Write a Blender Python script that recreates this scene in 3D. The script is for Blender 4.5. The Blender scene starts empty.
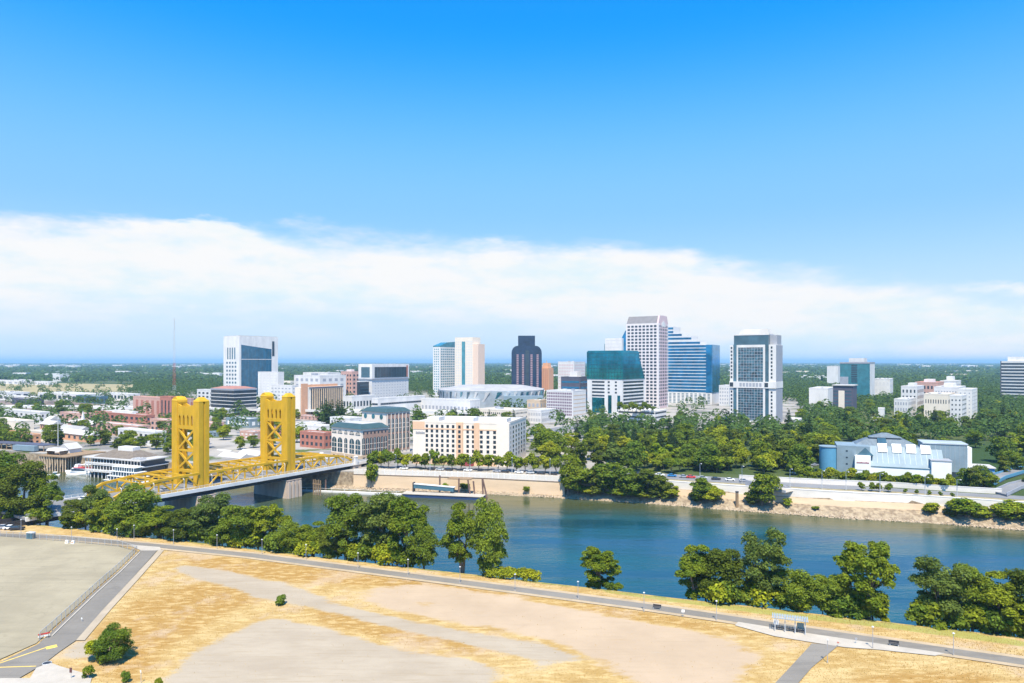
import bpy, bmesh, math, random
import numpy as np
from mathutils import Vector, Matrix
random.seed(7); RNG = np.random.default_rng(7)
R = math.radians
S = bpy.context.scene
COL = S.collection
# ------------------------------------------------------------------ camera, sky, sun, exposure
FPX, CX, HZ, CAMH = 683.0, 512.0, 362.0, 63.0
cd = bpy.data.cameras.new('camera'); cam = bpy.data.objects.new('camera', cd); COL.objects.link(cam)
cam.location = (0, 0, CAMH); cam.rotation_euler = (R(90), 0, 0)
cd.sensor_width = 36; cd.lens = 36 * FPX / 1024; cd.shift_y = 20.5 / 1024
cd.clip_start = 1; cd.clip_end = 120000
S.camera = cam
SUN_EL, SUN_AZ = 62.0, 180.0
w = bpy.data.worlds.new('World'); S.world = w; w.use_nodes = True
nt = w.node_tree; nt.nodes.clear()
def nd(t, typ, **kw):
    n = t.nodes.new(typ)
    for k, v in kw.items():
        if k == 'inp':
            for a, b in v.items():
                if isinstance(b, bpy.types.NodeSocket): t.links.new(b, n.inputs[a])
                else: n.inputs[a].default_value = b
        else: setattr(n, k, v)
    return n
def mth(t, op, a, b=0.0, c=0.0, clamp=False):
    return nd(t, 'ShaderNodeMath', operation=op, use_clamp=clamp, inp={0: a, 1: b, 2: c}).outputs[0]
def sstep(t, x, a, b):
    return nd(t, 'ShaderNodeMapRange', interpolation_type='SMOOTHSTEP', inp={0: x, 1: a, 2: b, 3: 0.0, 4: 1.0}).outputs[0]
sky = nd(nt, 'ShaderNodeTexSky', sky_type='NISHITA', sun_disc=False, sun_elevation=R(SUN_EL), sun_rotation=R(SUN_AZ),
         altitude=60, air_density=1.0, dust_density=0.4, ozone_density=2.0)
tint = nd(nt, 'ShaderNodeMix', data_type='RGBA', blend_type='MULTIPLY', inp={0: 1.0, 6: sky.outputs[0], 7: (0.08, 1.10, 1.85, 1)})
tc = nd(nt, 'ShaderNodeTexCoord')
sep = nd(nt, 'ShaderNodeSeparateXYZ', inp={0: tc.outputs['Generated']})
az = mth(nt, 'ARCTAN2', sep.outputs[0], sep.outputs[1])
el = mth(nt, 'ARCSINE', sep.outputs[2])
cv = nd(nt, 'ShaderNodeCombineXYZ', inp={0: mth(nt, 'MULTIPLY', az, 2.2), 1: mth(nt, 'MULTIPLY', el, 9.0), 2: 3.7})
n1 = nd(nt, 'ShaderNodeTexNoise', inp={'Vector': cv.outputs[0], 'Scale': 2.0, 'Detail': 7.0, 'Roughness': 0.6})
cv2 = nd(nt, 'ShaderNodeCombineXYZ', inp={0: mth(nt, 'MULTIPLY', az, 5.0), 1: mth(nt, 'MULTIPLY', el, 14.0), 2: 1.3})
n2 = nd(nt, 'ShaderNodeTexNoise', inp={'Vector': cv2.outputs[0], 'Scale': 3.0, 'Detail': 8.0, 'Roughness': 0.62})
# top of the cloud bank falls from left to right
top = mth(nt, 'ADD', mth(nt, 'ADD', mth(nt, 'MULTIPLY', az, -0.066), mth(nt, 'MULTIPLY', mth(nt, 'MULTIPLY', az, az), -0.13)), 0.184)
top = mth(nt, 'ADD', top, mth(nt, 'MULTIPLY', mth(nt, 'SUBTRACT', n1.outputs[0], 0.5), 0.060))
top = mth(nt, 'ADD', top, mth(nt, 'MULTIPLY', mth(nt, 'SUBTRACT', n2.outputs[0], 0.5), 0.032))
dtop = mth(nt, 'SUBTRACT', top, el)
n3 = nd(nt, 'ShaderNodeTexNoise', inp={'Vector': cv.outputs[0], 'Scale': 0.9, 'Detail': 3.0})
m_top = sstep(nt, dtop, -0.004, mth(nt, 'ADD', 0.006, mth(nt, 'MULTIPLY', sstep(nt, n3.outputs[0], 0.4, 0.65), 0.04)))
m_bot = sstep(nt, mth(nt, 'ADD', mth(nt, 'ADD', el, mth(nt, 'MULTIPLY', mth(nt, 'MAXIMUM', az, 0.0), 0.12)), mth(nt, 'MULTIPLY', mth(nt, 'SUBTRACT', n1.outputs[0], 0.5), 0.07)), 0.020, 0.095)
m_az = sstep(nt, mth(nt, 'ABSOLUTE', az), 2.2, 1.2)
m = mth(nt, 'MULTIPLY', mth(nt, 'MULTIPLY', m_top, m_bot), m_az)
m = mth(nt, 'MULTIPLY', m, mth(nt, 'ADD', 0.80, mth(nt, 'MULTIPLY', n2.outputs[0], 0.4)), clamp=True)
# thin veil low over the horizon
veil = mth(nt, 'MULTIPLY', sstep(nt, el, 0.22, 0.03), 0.92)
CLOUD = 5.75
ccol = nd(nt, 'ShaderNodeMix', data_type='RGBA', inp={0: sstep(nt, mth(nt, 'ADD', mth(nt, 'MULTIPLY', n1.outputs[0], 0.45), mth(nt, 'ADD', mth(nt, 'MULTIPLY', n3.outputs[0], 0.25), mth(nt, 'MULTIPLY', n2.outputs[0], 0.30))), 0.40, 0.56), 6: (0.80*CLOUD, 0.95*CLOUD, 1.0*CLOUD, 1), 7: (CLOUD, CLOUD, CLOUD, 1)})
mid = nd(nt, 'ShaderNodeMix', data_type='RGBA', inp={0: mth(nt, 'MULTIPLY', sstep(nt, el, 0.47, 0.17), 0.80), 6: tint.outputs[2], 7: (2.1, 3.55, 6.8, 1)})
vmix = nd(nt, 'ShaderNodeMix', data_type='RGBA', inp={0: veil, 6: mid.outputs[2], 7: (0.71*CLOUD, 0.87*CLOUD, 1.0*CLOUD, 1)})
smix = nd(nt, 'ShaderNodeMix', data_type='RGBA', inp={0: m, 6: vmix.outputs[2], 7: ccol.outputs[2]})
bg = nd(nt, 'ShaderNodeBackground', inp={0: smix.outputs[2], 1: 0.098})
wo = nd(nt, 'ShaderNodeOutputWorld', inp={0: bg.outputs[0]})
sl = bpy.data.lights.new('sun', 'SUN'); sl.energy = 4.7; sl.angle = R(0.53); sl.color = (1.0, 0.90, 0.73)
so = bpy.data.objects.new('sun', sl); COL.objects.link(so)
so.rotation_euler = (R(90 - SUN_EL), 0, 0); so.location = (0, -200, 400)
S.view_settings.view_transform = 'Standard'; S.view_settings.look = 'None'
S.view_settings.gamma = 1.0; S.view_settings.exposure = 0.80
S.view_settings.use_curve_mapping = False
S.render.engine = 'CYCLES'
S.cycles.use_denoising = True
S.cycles.max_bounces = 5; S.cycles.diffuse_bounces = 2; S.cycles.glossy_bounces = 2
S.cycles.transmission_bounces = 3; S.cycles.transparent_max_bounces = 8; S.cycles.volume_bounces = 0

# ------------------------------------------------------------------ helpers
G = 5.0                                             # level of the land on both banks
def gp(px, py, z=G):                                # pixel of the photograph -> point on a level plane
    Y = (CAMH - z) * FPX / (py - HZ); return ((px - CX) / FPX * Y, Y)
def xat(px, Y): return (px - CX) / FPX * Y
def zat(py, Y): return CAMH - (py - HZ) * Y / FPX
def crest(X): return 182.5 - 0.36 * X
FX = [-1500, -287, -123, -16, 23.6, 60.8, 102.6, 144, 174, 203, 1500]
FY = [866, 426, 366, 347, 336, 324.5, 307, 291.5, 284, 271, -190]
def farw(X): return float(np.interp(X, FX, FY))

def lin(c):                                         # sRGB 0-255 -> linear
    return tuple(((v/255.0)/12.92 if v/255.0 <= 0.04045 else ((v/255.0+0.055)/1.055)**2.4) for v in c)
MATS = {}
def mat(name, col, rough=0.8, spec=0.3, var=0.12, scale=0.25, bump=0.0, metal=0.0, obvar=0.0, stretch=(1,1,1), bscale=None):
    if name in MATS: return MATS[name]
    m = bpy.data.materials.new(name); m.use_nodes = True; t = m.node_tree; t.nodes.clear()
    tcn = nd(t, 'ShaderNodeTexCoord')
    mp = nd(t, 'ShaderNodeMapping', inp={0: tcn.outputs['Object'], 3: stretch})
    nz = nd(t, 'ShaderNodeTexNoise', inp={'Vector': mp.outputs[0], 'Scale': scale, 'Detail': 6.0, 'Roughness': 0.65})
    f = nd(t, 'ShaderNodeMapRange', inp={0: nz.outputs[0], 1: 0.3, 2: 0.7, 3: 1 - var, 4: 1 + var}).outputs[0]
    if obvar:
        oi = nd(t, 'ShaderNodeObjectInfo')
        f = mth(t, 'MULTIPLY', f, nd(t, 'ShaderNodeMapRange', inp={0: oi.outputs['Random'], 3: 1 - obvar, 4: 1 + obvar}).outputs[0])
    cm = nd(t, 'ShaderNodeMix', data_type='RGBA', blend_type='MULTIPLY', inp={0: 1.0, 6: (*col, 1)})
    cc = nd(t, 'ShaderNodeCombineColor', inp={0: f, 1: f, 2: f}); t.links.new(cc.outputs[0], cm.inputs[7])
    b = nd(t, 'ShaderNodeBsdfPrincipled', inp={'Base Color': cm.outputs[2], 'Roughness': rough, 'Specular IOR Level': spec, 'Metallic': metal})
    if bump:
        bz = nd(t, 'ShaderNodeTexNoise', inp={'Vector': mp.outputs[0], 'Scale': bscale or scale * 6, 'Detail': 5.0})
        bn = nd(t, 'ShaderNodeBump', inp={'Height': bz.outputs[0], 'Strength': min(1, bump), 'Distance': bump})
        t.links.new(bn.outputs[0], b.inputs['Normal'])
    nd(t, 'ShaderNodeOutputMaterial', inp={0: b.outputs[0]})
    MATS[name] = m; return m
def worn(name, col, crack, patch):
    m = bpy.data.materials.new(name); m.use_nodes = True; t = m.node_tree; t.nodes.clear()
    P = nd(t, 'ShaderNodeNewGeometry').outputs['Position']
    def noise(sc, det=7.0, st=(1,1,1)): return nd(t, 'ShaderNodeTexNoise', inp={'Vector': nd(t, 'ShaderNodeMapping', inp={0: P, 2: (0, 0, R(-18)), 3: st}).outputs[0], 'Scale': sc, 'Detail': det, 'Roughness': 0.65}).outputs[0]
    def mix(f, a, b): 
        n = nd(t, 'ShaderNodeMix', data_type='RGBA', inp={0: f})
        for i, c in ((6, a), (7, b)):
            if isinstance(c, tuple): n.inputs[i].default_value = (*c, 1)
            else: t.links.new(c, n.inputs[i])
        return n.outputs[2]
    sc = lambda k: tuple(c*k for c in col)
    c = mix(sstep(t, noise(.05, 5), .35, .65), sc(.88), sc(1.1))
    c = mix(mth(t, 'MULTIPLY', sstep(t, noise(.5, 7, (.10, 1.5, 1)), .5, .68), .5), c, sc(.74))
    c = mix(mth(t, 'MULTIPLY', sstep(t, noise(.22, 7), .60, .72), .5), c, sc(.66))
    c = mix(mth(t, 'MULTIPLY', sstep(t, noise(1.7, 8), .52, .7), .35), c, patch)
    vo = nd(t, 'ShaderNodeTexVoronoi', feature='DISTANCE_TO_EDGE', inp={'Vector': nd(t, 'ShaderNodeVectorMath', operation='ADD', inp={0: P, 1: nd(t, 'ShaderNodeTexNoise', inp={'Vector': P, 'Scale': .3}).outputs['Color']}).outputs[0], 'Scale': crack})
    c = mix(mth(t, 'MULTIPLY', sstep(t, vo.outputs[0], .014, .003), .28), c, sc(.6))
    b = nd(t, 'ShaderNodeBsdfPrincipled', inp={'Base Color': c, 'Roughness': .92, 'Specular IOR Level': .15})
    nd(t, 'ShaderNodeOutputMaterial', inp={0: b.outputs[0]}); MATS[name] = m; return m
def glass(name, col, rough=0.12, var=0.35, scale=0.12, spec=0.7):
    return mat(name, col, rough, spec, var, scale, obvar=0.25)
def leaf_mat(name, col, warm, hv=0.3):
    if name in MATS: return MATS[name]
    m = bpy.data.materials.new(name); m.use_nodes = True; t = m.node_tree; t.nodes.clear()
    g = nd(t, 'ShaderNodeNewGeometry'); oi = nd(t, 'ShaderNodeObjectInfo')
    nz = nd(t, 'ShaderNodeTexNoise', inp={'Vector': g.outputs['Position'], 'Scale': 0.33, 'Detail': 4.0})
    mx = nd(t, 'ShaderNodeMix', data_type='RGBA', inp={0: mth(t, 'ADD', mth(t, 'MULTIPLY', oi.outputs['Random'], 0.6), mth(t, 'MULTIPLY', sstep(t, nz.outputs[0], 0.35, 0.7), 0.4)), 6: (*col, 1), 7: (*warm, 1)})
    r = nd(t, 'ShaderNodeMapRange', inp={0: g.outputs['Random Per Island'], 3: 1 - hv, 4: 1 + hv})
    cc = nd(t, 'ShaderNodeCombineColor', inp={0: r.outputs[0], 1: r.outputs[0], 2: r.outputs[0]})
    cm = nd(t, 'ShaderNodeMix', data_type='RGBA', blend_type='MULTIPLY', inp={0: 1.0, 6: mx.outputs[2], 7: cc.outputs[0]})
    d = nd(t, 'ShaderNodeBsdfDiffuse', inp={0: cm.outputs[2]})
    tr = nd(t, 'ShaderNodeBsdfTranslucent', inp={0: cm.outputs[2]})
    ms = nd(t, 'ShaderNodeMixShader', inp={0: 0.46, 1: d.outputs[0], 2: tr.outputs[0]})
    nd(t, 'ShaderNodeOutputMaterial', inp={0: ms.outputs[0]})
    MATS[name] = m; return m

class MB:
    def __init__(s): s.v = []; s.f = []
    def quad(s, a, b, c, d):
        n = len(s.v); s.v += [a, b, c, d]; s.f.append((n, n+1, n+2, n+3)); return s
    def hexa(s, p):                                  # 8 corners, bottom ring then top ring
        n = len(s.v); s.v += [tuple(q) for q in p]
        s.f += [(n+3, n+2, n+1, n), (n+4, n+5, n+6, n+7)] + [(n+i, n+(i+1) % 4, n+4+(i+1) % 4, n+4+i) for i in range(4)]; return s
    def box(s, x0, x1, y0, y1, z0, z1):
        return s.hexa([(x0,y0,z0),(x1,y0,z0),(x1,y1,z0),(x0,y1,z0),(x0,y0,z1),(x1,y0,z1),(x1,y1,z1),(x0,y1,z1)])
    def frus(s, x0, x1, y0, y1, z0, z1, i, j=None):  # box whose top is inset
        j = i if j is None else j
        return s.hexa([(x0,y0,z0),(x1,y0,z0),(x1,y1,z0),(x0,y1,z0),(x0+i,y0+j,z1),(x1-i,y0+j,z1),(x1-i,y1-j,z1),(x0+i,y1-j,z1)])
    def prism(s, poly, z0, z1):
        n = len(s.v); k = len(poly)
        s.v += [(x, y, z0) for x, y in poly] + [(x, y, z1) for x, y in poly]
        s.f += [tuple(range(n+k-1, n-1, -1)), tuple(range(n+k, n+2*k))] + [(n+i, n+(i+1) % k, n+k+(i+1) % k, n+k+i) for i in range(k)]; return s
    def prism_y(s, poly, y0, y1):                    # polygon in x,z extruded along y
        n = len(s.v); k = len(poly)
        s.v += [(x, y0, z) for x, z in poly] + [(x, y1, z) for x, z in poly]
        s.f += [tuple(range(n, n+k)), tuple(range(n+2*k-1, n+k-1, -1))] + [(n+(i+1) % k, n+i, n+k+i, n+k+(i+1) % k) for i in range(k)]; return s
    def prism_x(s, poly, x0, x1):                    # polygon in y,z extruded along x
        n = len(s.v); k = len(poly)
        s.v += [(x0, y, z) for y, z in poly] + [(x1, y, z) for y, z in poly]
        s.f += [tuple(range(n+k-1, n-1, -1)), tuple(range(n+k, n+2*k))] + [(n+i, n+(i+1) % k, n+k+(i+1) % k, n+k+i) for i in range(k)]; return s
    def beam(s, p, q, wd, h=None):
        h = h or wd; p = Vector(p); q = Vector(q); d = (q - p)
        if d.length < 1e-6: return s
        d.normalize(); up = Vector((0, 0, 1)) if abs(d.z) < 0.99 else Vector((0, 1, 0))
        a = d.cross(up).normalized() * wd / 2; b = a.cross(d).normalized() * h / 2
        return s.hexa([p-a-b, p+a-b, p+a+b, p-a+b, q-a-b, q+a-b, q+a+b, q-a+b])
    def tube(s, pts, rad, k=8):
        n0 = len(s.v); N = len(pts)
        for i, p in enumerate(pts):
            p = Vector(p); d = Vector(pts[min(i+1, N-1)]) - Vector(pts[max(i-1, 0)]); d.normalize()
            up = Vector((0, 0, 1)) if abs(d.z) < 0.9 else Vector((1, 0, 0))
            a = d.cross(up).normalized(); b = a.cross(d).normalized(); r = rad[i] if hasattr(rad, '__len__') else rad
            for j in range(k):
                t = 2*math.pi*j/k; s.v.append(tuple(p + a*math.cos(t)*r + b*math.sin(t)*r))
        for i in range(N-1):
            for j in range(k):
                s.f.append((n0+i*k+j, n0+i*k+(j+1) % k, n0+(i+1)*k+(j+1) % k, n0+(i+1)*k+j))
        s.f.append(tuple(n0+j for j in range(k-1, -1, -1))); s.f.append(tuple(n0+(N-1)*k+j for j in range(k))); return s
    def cyl(s, x, y, r, z0, z1, k=24, r2=None):
        return s.tube([(x, y, z0), (x, y, z1)], [r, r if r2 is None else r2], k)
    def mesh(s, name):
        me = bpy.data.meshes.new(name); me.from_pydata([tuple(p) for p in s.v], [], s.f)
        bm = bmesh.new(); bm.from_mesh(me); bmesh.ops.recalc_face_normals(bm, faces=bm.faces); bm.to_mesh(me); bm.free()
        return me
    def build(s, name, m, parent=None, label=None):
        me = s.mesh(name); me.materials.append(m); o = bpy.data.objects.new(name, me); COL.objects.link(o)
        if parent is not None: o.parent = parent
        if label: o['label'] = label
        return o
def tag(o, label, cat, group=None, kind=None):
    if label: o['label'] = label
    if cat: o['category'] = cat
    if group: o['group'] = group
    if kind: o['kind'] = kind
    return o
def thing(name, label, cat, loc=(0,0,0), rz=0, group=None):
    o = bpy.data.objects.new(name, None); COL.objects.link(o); o.location = loc; o.rotation_euler = (0,0,rz); o.empty_display_size = 0.5
    return tag(o, label, cat, group)
def link(name, me, parent=None, loc=(0,0,0), rz=0):
    o = bpy.data.objects.new(name, me); COL.objects.link(o); o.parent = parent; o.location = loc; o.rotation_euler = (0,0,rz); return o
def dup(root, loc, rz=0, label=None, scale=None):
    r = root.copy(); COL.objects.link(r); r.location = loc; r.rotation_euler = (0,0,rz)
    if scale: r.scale = scale
    if label: r['label'] = label
    for ch in root.children:
        c = ch.copy(); COL.objects.link(c); c.parent = r
        for g in ch.children:
            d = g.copy(); COL.objects.link(d); d.parent = c
    return r
def sheet(name, pts, z, m, kind='structure'):        # flat polygon on the ground
    mb = MB(); mb.v = [(x, y, z) for x, y in pts]; mb.f = [tuple(range(len(pts)))]
    o = mb.build(name, m); o['kind'] = kind
    for p in o.data.polygons:
        if p.normal.z < 0: o.data.flip_normals(); break
    return o
def strip(name, line, wd, z, m, kind='structure', zs=None):
    mb = MB(); L = [Vector((x, y)) for x, y in line]
    for i, p in enumerate(L):
        d = (L[min(i+1, len(L)-1)] - L[max(i-1, 0)]).normalized(); n = Vector((-d.y, d.x)) * wd / 2
        zz = zs[i] if zs else z
        mb.v += [(p.x+n.x, p.y+n.y, zz), (p.x-n.x, p.y-n.y, zz)]
        if i: mb.f.append((2*i-2, 2*i-1, 2*i+1, 2*i))
    o = mb.build(name, m); o['kind'] = kind; return o

# ------------------------------------------------------------------ materials
M_white = mat('white_concrete', (0.68, 0.65, 0.61), 0.75, var=0.13, scale=0.12, stretch=(1,1,.35))
M_cream = mat('cream_render', (0.76, 0.66, 0.53), 0.8, var=0.06)
M_pale = mat('pale_stone', (0.62, 0.60, 0.57), 0.8, var=0.08)
M_pink = mat('pink_granite', (0.62, 0.46, 0.45), 0.6, var=0.06)
M_grey = mat('grey_panel', (0.33, 0.34, 0.37), 0.7, var=0.1)
M_dgrey = mat('dark_panel', (0.09, 0.09, 0.12), 0.6, var=0.15)
M_brick = mat('red_brick', (0.42, 0.17, 0.12), 0.9, var=0.2, scale=0.5)
M_brick2 = mat('pink_brick', (0.55, 0.33, 0.26), 0.9, var=0.15, scale=0.5)
M_tan = mat('tan_concrete', (0.56, 0.42, 0.28), 0.85, var=0.14, scale=0.15, stretch=(1,1,3))
M_orange = mat('orange_render', (0.62, 0.33, 0.19), 0.85, var=0.08)
M_roofg = mat('green_metal_roof', (0.045, 0.085, 0.09), 0.5, var=0.15)
M_roofgrey = mat('grey_roof', (0.36, 0.35, 0.34), 0.85, var=0.18, scale=0.1)
M_rooflight = mat('pale_roof', (0.46, 0.44, 0.41), 0.8, var=0.12, scale=0.1)
M_roofbrown = mat('brown_shingle', (0.17, 0.14, 0.11), 0.9, var=0.25, scale=0.6)
M_roofred = mat('red_tile', (0.55, 0.21, 0.15), 0.8, var=0.15)
M_gdark = glass('dark_glass', (0.03, 0.045, 0.06))
M_gblue = mat('blue_glass', (0.025, 0.22, 0.42), 0.08, 0.6, var=0.5, scale=0.1, metal=0.6)
M_gteal = mat('teal_glass', (0.013, 0.215, 0.275), 0.06, 0.6, var=0.7, scale=0.05, metal=0.75, bump=0.12, bscale=0.10)
M_gteal2 = glass('pale_teal_glass', (0.05, 0.20, 0.24), 0.12)
M_ggrey = glass('grey_blue_glass', (0.06, 0.13, 0.17))
M_yellow = mat('golden_bridge_paint', (0.60, 0.345, 0.012), 0.55, 0.35, var=0.16, scale=0.3, stretch=(1,1,.35))
M_steel = mat('galvanised_steel', (0.45, 0.47, 0.48), 0.45, 0.5, var=0.1)
M_dark = mat('dark_metal', (0.04, 0.04, 0.045), 0.5)
M_wood = mat('weathered_timber', (0.28, 0.19, 0.11), 0.9, var=0.25, scale=1.0, stretch=(1,1,0.2))
M_asph = worn('asphalt', (0.205, 0.187, 0.16), .35, (.26, .22, .16))
M_asph2 = mat('city_asphalt', (0.20, 0.20, 0.20), 0.9, var=0.2, scale=0.05)
M_conc = mat('path_concrete', (0.42, 0.375, 0.31), 0.85, var=0.12, scale=0.3)
M_wpaint = mat('white_paint', (0.8, 0.79, 0.76), 0.5, var=0.05)
M_ypaint = mat('yellow_road_paint', (0.72, 0.50, 0.10), 0.7, var=0.2, scale=1.0)
M_bark = mat('bark', (0.20, 0.15, 0.11), 0.9, var=0.3, scale=1.5, stretch=(1,1,0.3))
M_bluepaint = mat('blue_cladding', (0.10, 0.28, 0.42), 0.5, var=0.08, scale=0.2)
M_bluedeep = mat('deep_blue_paint', (0.03, 0.20, 0.45), 0.5, var=0.08)
M_redp = mat('red_paint', (0.6, 0.06, 0.05), 0.5)
M_lightblue = mat('light_blue_cladding', (0.21, 0.275, 0.31), 0.55, var=0.14, scale=0.2)
M_silver = mat('silver_panel', (0.38, 0.42, 0.44), 0.5, 0.4, var=0.25, scale=0.08)
L_A = leaf_mat('leaves_dark', (0.095, 0.165, 0.025), (0.251, 0.309, 0.033), 0.4)
L_B = leaf_mat('leaves_bright', (0.161, 0.251, 0.022), (0.439, 0.429, 0.027), 0.4)
L_C = leaf_mat('needles', (0.037, 0.079, 0.027), (0.079, 0.116, 0.034))
L_D = leaf_mat('leaves_mid', (0.102, 0.173, 0.022), (0.319, 0.352, 0.027), 0.4)
L_E = leaf_mat('leaves_willow', (0.110, 0.165, 0.036), (0.228, 0.279, 0.055), 0.4)
L_F = leaf_mat('leaves_olive', (0.094, 0.131, 0.020), (0.192, 0.228, 0.030), 0.4)
L_far = leaf_mat('far_foliage', (0.054, 0.114, 0.034), (0.145, 0.214, 0.046))

# ------------------------------------------------------------------ ground, river
def terrain_mat():
    m = bpy.data.materials.new('terrain'); m.use_nodes = True; t = m.node_tree; t.nodes.clear()
    g = nd(t, 'ShaderNodeNewGeometry'); P = g.outputs['Position']
    sp = nd(t, 'ShaderNodeSeparateXYZ', inp={0: P})
    def noise(sc, det=6.0): return nd(t, 'ShaderNodeTexNoise', inp={'Vector': P, 'Scale': sc, 'Detail': det, 'Roughness': 0.6}).outputs[0]
    def mix(f, a, b): 
        n = nd(t, 'ShaderNodeMix', data_type='RGBA', inp={0: f})
        for i, c in ((6, a), (7, b)):
            if isinstance(c, tuple): n.inputs[i].default_value = (*c, 1)
            else: t.links.new(c, n.inputs[i])
        return n.outputs[2]
    green = mix(sstep(t, noise(0.004), 0.4, 0.62), (0.035, 0.065, 0.018), (0.12, 0.13, 0.05))
    far = mix(sstep(t, noise(0.0011), 0.56, 0.66), green, (0.35, 0.28, 0.16))
    ratio = mth(t, 'DIVIDE', sp.outputs[0], mth(t, 'MAXIMUM', sp.outputs[1], 1.0))
    fu2 = mth(t, 'MULTIPLY', mth(t, 'MULTIPLY', sstep(t, ratio, 0.46, 0.43), sstep(t, sp.outputs[1], 1300, 1100)), sstep(t, sp.outputs[1], 560, 600))
    urb = mix(sstep(t, noise(0.02), 0.42, 0.62), (0.36, 0.33, 0.29), (0.19, 0.18, 0.165))
    urb = mix(sstep(t, noise(0.035), 0.56, 0.64), urb, (0.09, 0.12, 0.04))
    fu = mth(t, 'MULTIPLY', sstep(t, sp.outputs[1], 1500, 1100), sstep(t, mth(t, 'SUBTRACT', sp.outputs[0], mth(t, 'MULTIPLY', sp.outputs[1], 0.12)), 30, -10))
    land = mix(mth(t, 'MAXIMUM', fu, fu2), far, urb)
    dry = mix(sstep(t, noise(0.3), 0.35, 0.65), (0.42, 0.30, 0.11), (0.20, 0.20, 0.055))
    land = mix(sstep(t, sp.outputs[1], 262, 250), land, dry)
    bank = mix(sstep(t, noise(0.5, 8), 0.35, 0.65), (0.38, 0.30, 0.20), (0.20, 0.15, 0.10))
    col = mix(sstep(t, sp.outputs[2], 4.9, 4.0), land, bank)
    bp = nd(t, 'ShaderNodeBump', inp={'Height': noise(0.8, 8), 'Strength': 0.6, 'Distance': 0.6})
    b = nd(t, 'ShaderNodeBsdfPrincipled', inp={'Base Color': col, 'Roughness': 0.95, 'Specular IOR Level': 0.1, 'Normal': bp.outputs[0]})
    nd(t, 'ShaderNodeOutputMaterial', inp={0: b.outputs[0]}); return m
xs = [-46000, -12000, -4000, -1800] + list(np.linspace(-1200, 1200, 241)) + [1800, 4000, 12000, 46000]
tb = MB(); nrow = 0
for X in xs:
    xc = max(-1200, min(1200, X)); c = crest(xc); f = farw(xc)
    wz = float(np.clip((xc - 20) / 12, 0, 1))
    j1 = random.uniform(-.8, .8); j2 = random.uniform(-1, 1)
    rows = [(-3000, 4.9), (-60, 4.9), (c-6, 4.9), (c+0.6+j1*.5, 4.85), (c+5, 2.6+j2*.3), (c+15, -4.6), (c+26, -9), (f-8, -9), (f+j1*.4, -4.2), (f+3, -2.7+0.8*wz+.3*j2),
            (f+3.6+4*wz, -2.5+2.6*wz), (f+4.2+4.4*wz, 4.95), (f+50, 5.0), (max(f+300, 700), 5.0), (3000, 5.0), (12000, 5.0), (46000, 5.0)]
    nrow = len(rows); tb.v += [(X, y, z) for y, z in rows]
for i in range(len(xs)-1):
    for j in range(nrow-1):
        a = i*nrow+j; tb.f.append((a, a+nrow, a+nrow+1, a+1))
ground = tb.build('ground', terrain_mat()); ground['kind'] = 'structure'

def water_mat():
    m = bpy.data.materials.new('river_water'); m.use_nodes = True; t = m.node_tree; t.nodes.clear()
    g = nd(t, 'ShaderNodeNewGeometry'); P = g.outputs['Position']
    mp = nd(t, 'ShaderNodeMapping', inp={0: P, 2: (0,0,R(20)), 3: (0.35, 1.0, 1.0)})
    a = nd(t, 'ShaderNodeTexNoise', inp={'Vector': mp.outputs[0], 'Scale': 0.9, 'Detail': 5.0, 'Roughness': 0.6}).outputs[0]
    b2 = nd(t, 'ShaderNodeTexNoise', inp={'Vector': mp.outputs[0], 'Scale': 0.07, 'Detail': 3.0}).outputs[0]
    ws = nd(t, 'ShaderNodeTexNoise', inp={'Vector': nd(t, 'ShaderNodeMapping', inp={0: P, 2: (0,0,R(20)), 3: (0.010, 0.06, 1.0)}).outputs[0], 'Scale': 1.0, 'Detail': 5.0}).outputs[0]
    a = mth(t, 'MULTIPLY', a, mth(t, 'ADD', 0.35, mth(t, 'MULTIPLY', sstep(t, ws, 0.38, 0.62), 1.3)))
    h = mth(t, 'ADD', mth(t, 'MULTIPLY', a, 0.55), mth(t, 'MULTIPLY', b2, 1.0))
    bp = nd(t, 'ShaderNodeBump', inp={'Height': h, 'Strength': 1.0, 'Distance': 0.24})
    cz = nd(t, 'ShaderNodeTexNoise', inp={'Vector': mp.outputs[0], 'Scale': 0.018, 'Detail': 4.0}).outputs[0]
    cm = nd(t, 'ShaderNodeMix', data_type='RGBA', inp={0: sstep(t, ws, 0.35, 0.65), 6: (0.005, 0.045, 0.066, 1), 7: (0.010, 0.076, 0.095, 1)})
    ta = nd(t, 'ShaderNodeAttribute', attribute_name='murk_reflection')
    cm = nd(t, 'ShaderNodeMix', data_type='RGBA', inp={0: mth(t, 'MULTIPLY', sstep(t, mth(t, 'ADD', ta.outputs['Fac'], mth(t, 'MULTIPLY', mth(t, 'SUBTRACT', cz, 0.5), 0.9)), 0.1, 0.9), 0.85), 6: cm.outputs[2], 7: (0.068, 0.072, 0.018, 1)})  # olive of murky shallows and of the far bank's reflection painted into the colour
    b = nd(t, 'ShaderNodeBsdfPrincipled', inp={'Base Color': cm.outputs[2], 'Roughness': 0.10, 'IOR': 1.33, 'Specular IOR Level': 0.5, 'Normal': bp.outputs[0]})
    nd(t, 'ShaderNodeOutputMaterial', inp={0: b.outputs[0]}); return m
wl = [(x, crest(x) + 6) for x in (-1200, -200, 0, 200, 1200)]
wf = [(x, farw(x) + 2.5) for x in [1200] + FX[9:0:-1] + [-1200]]
wpts = wl + wf
wm = MB()
XS = np.linspace(-1200, 1200, 121)
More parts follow.
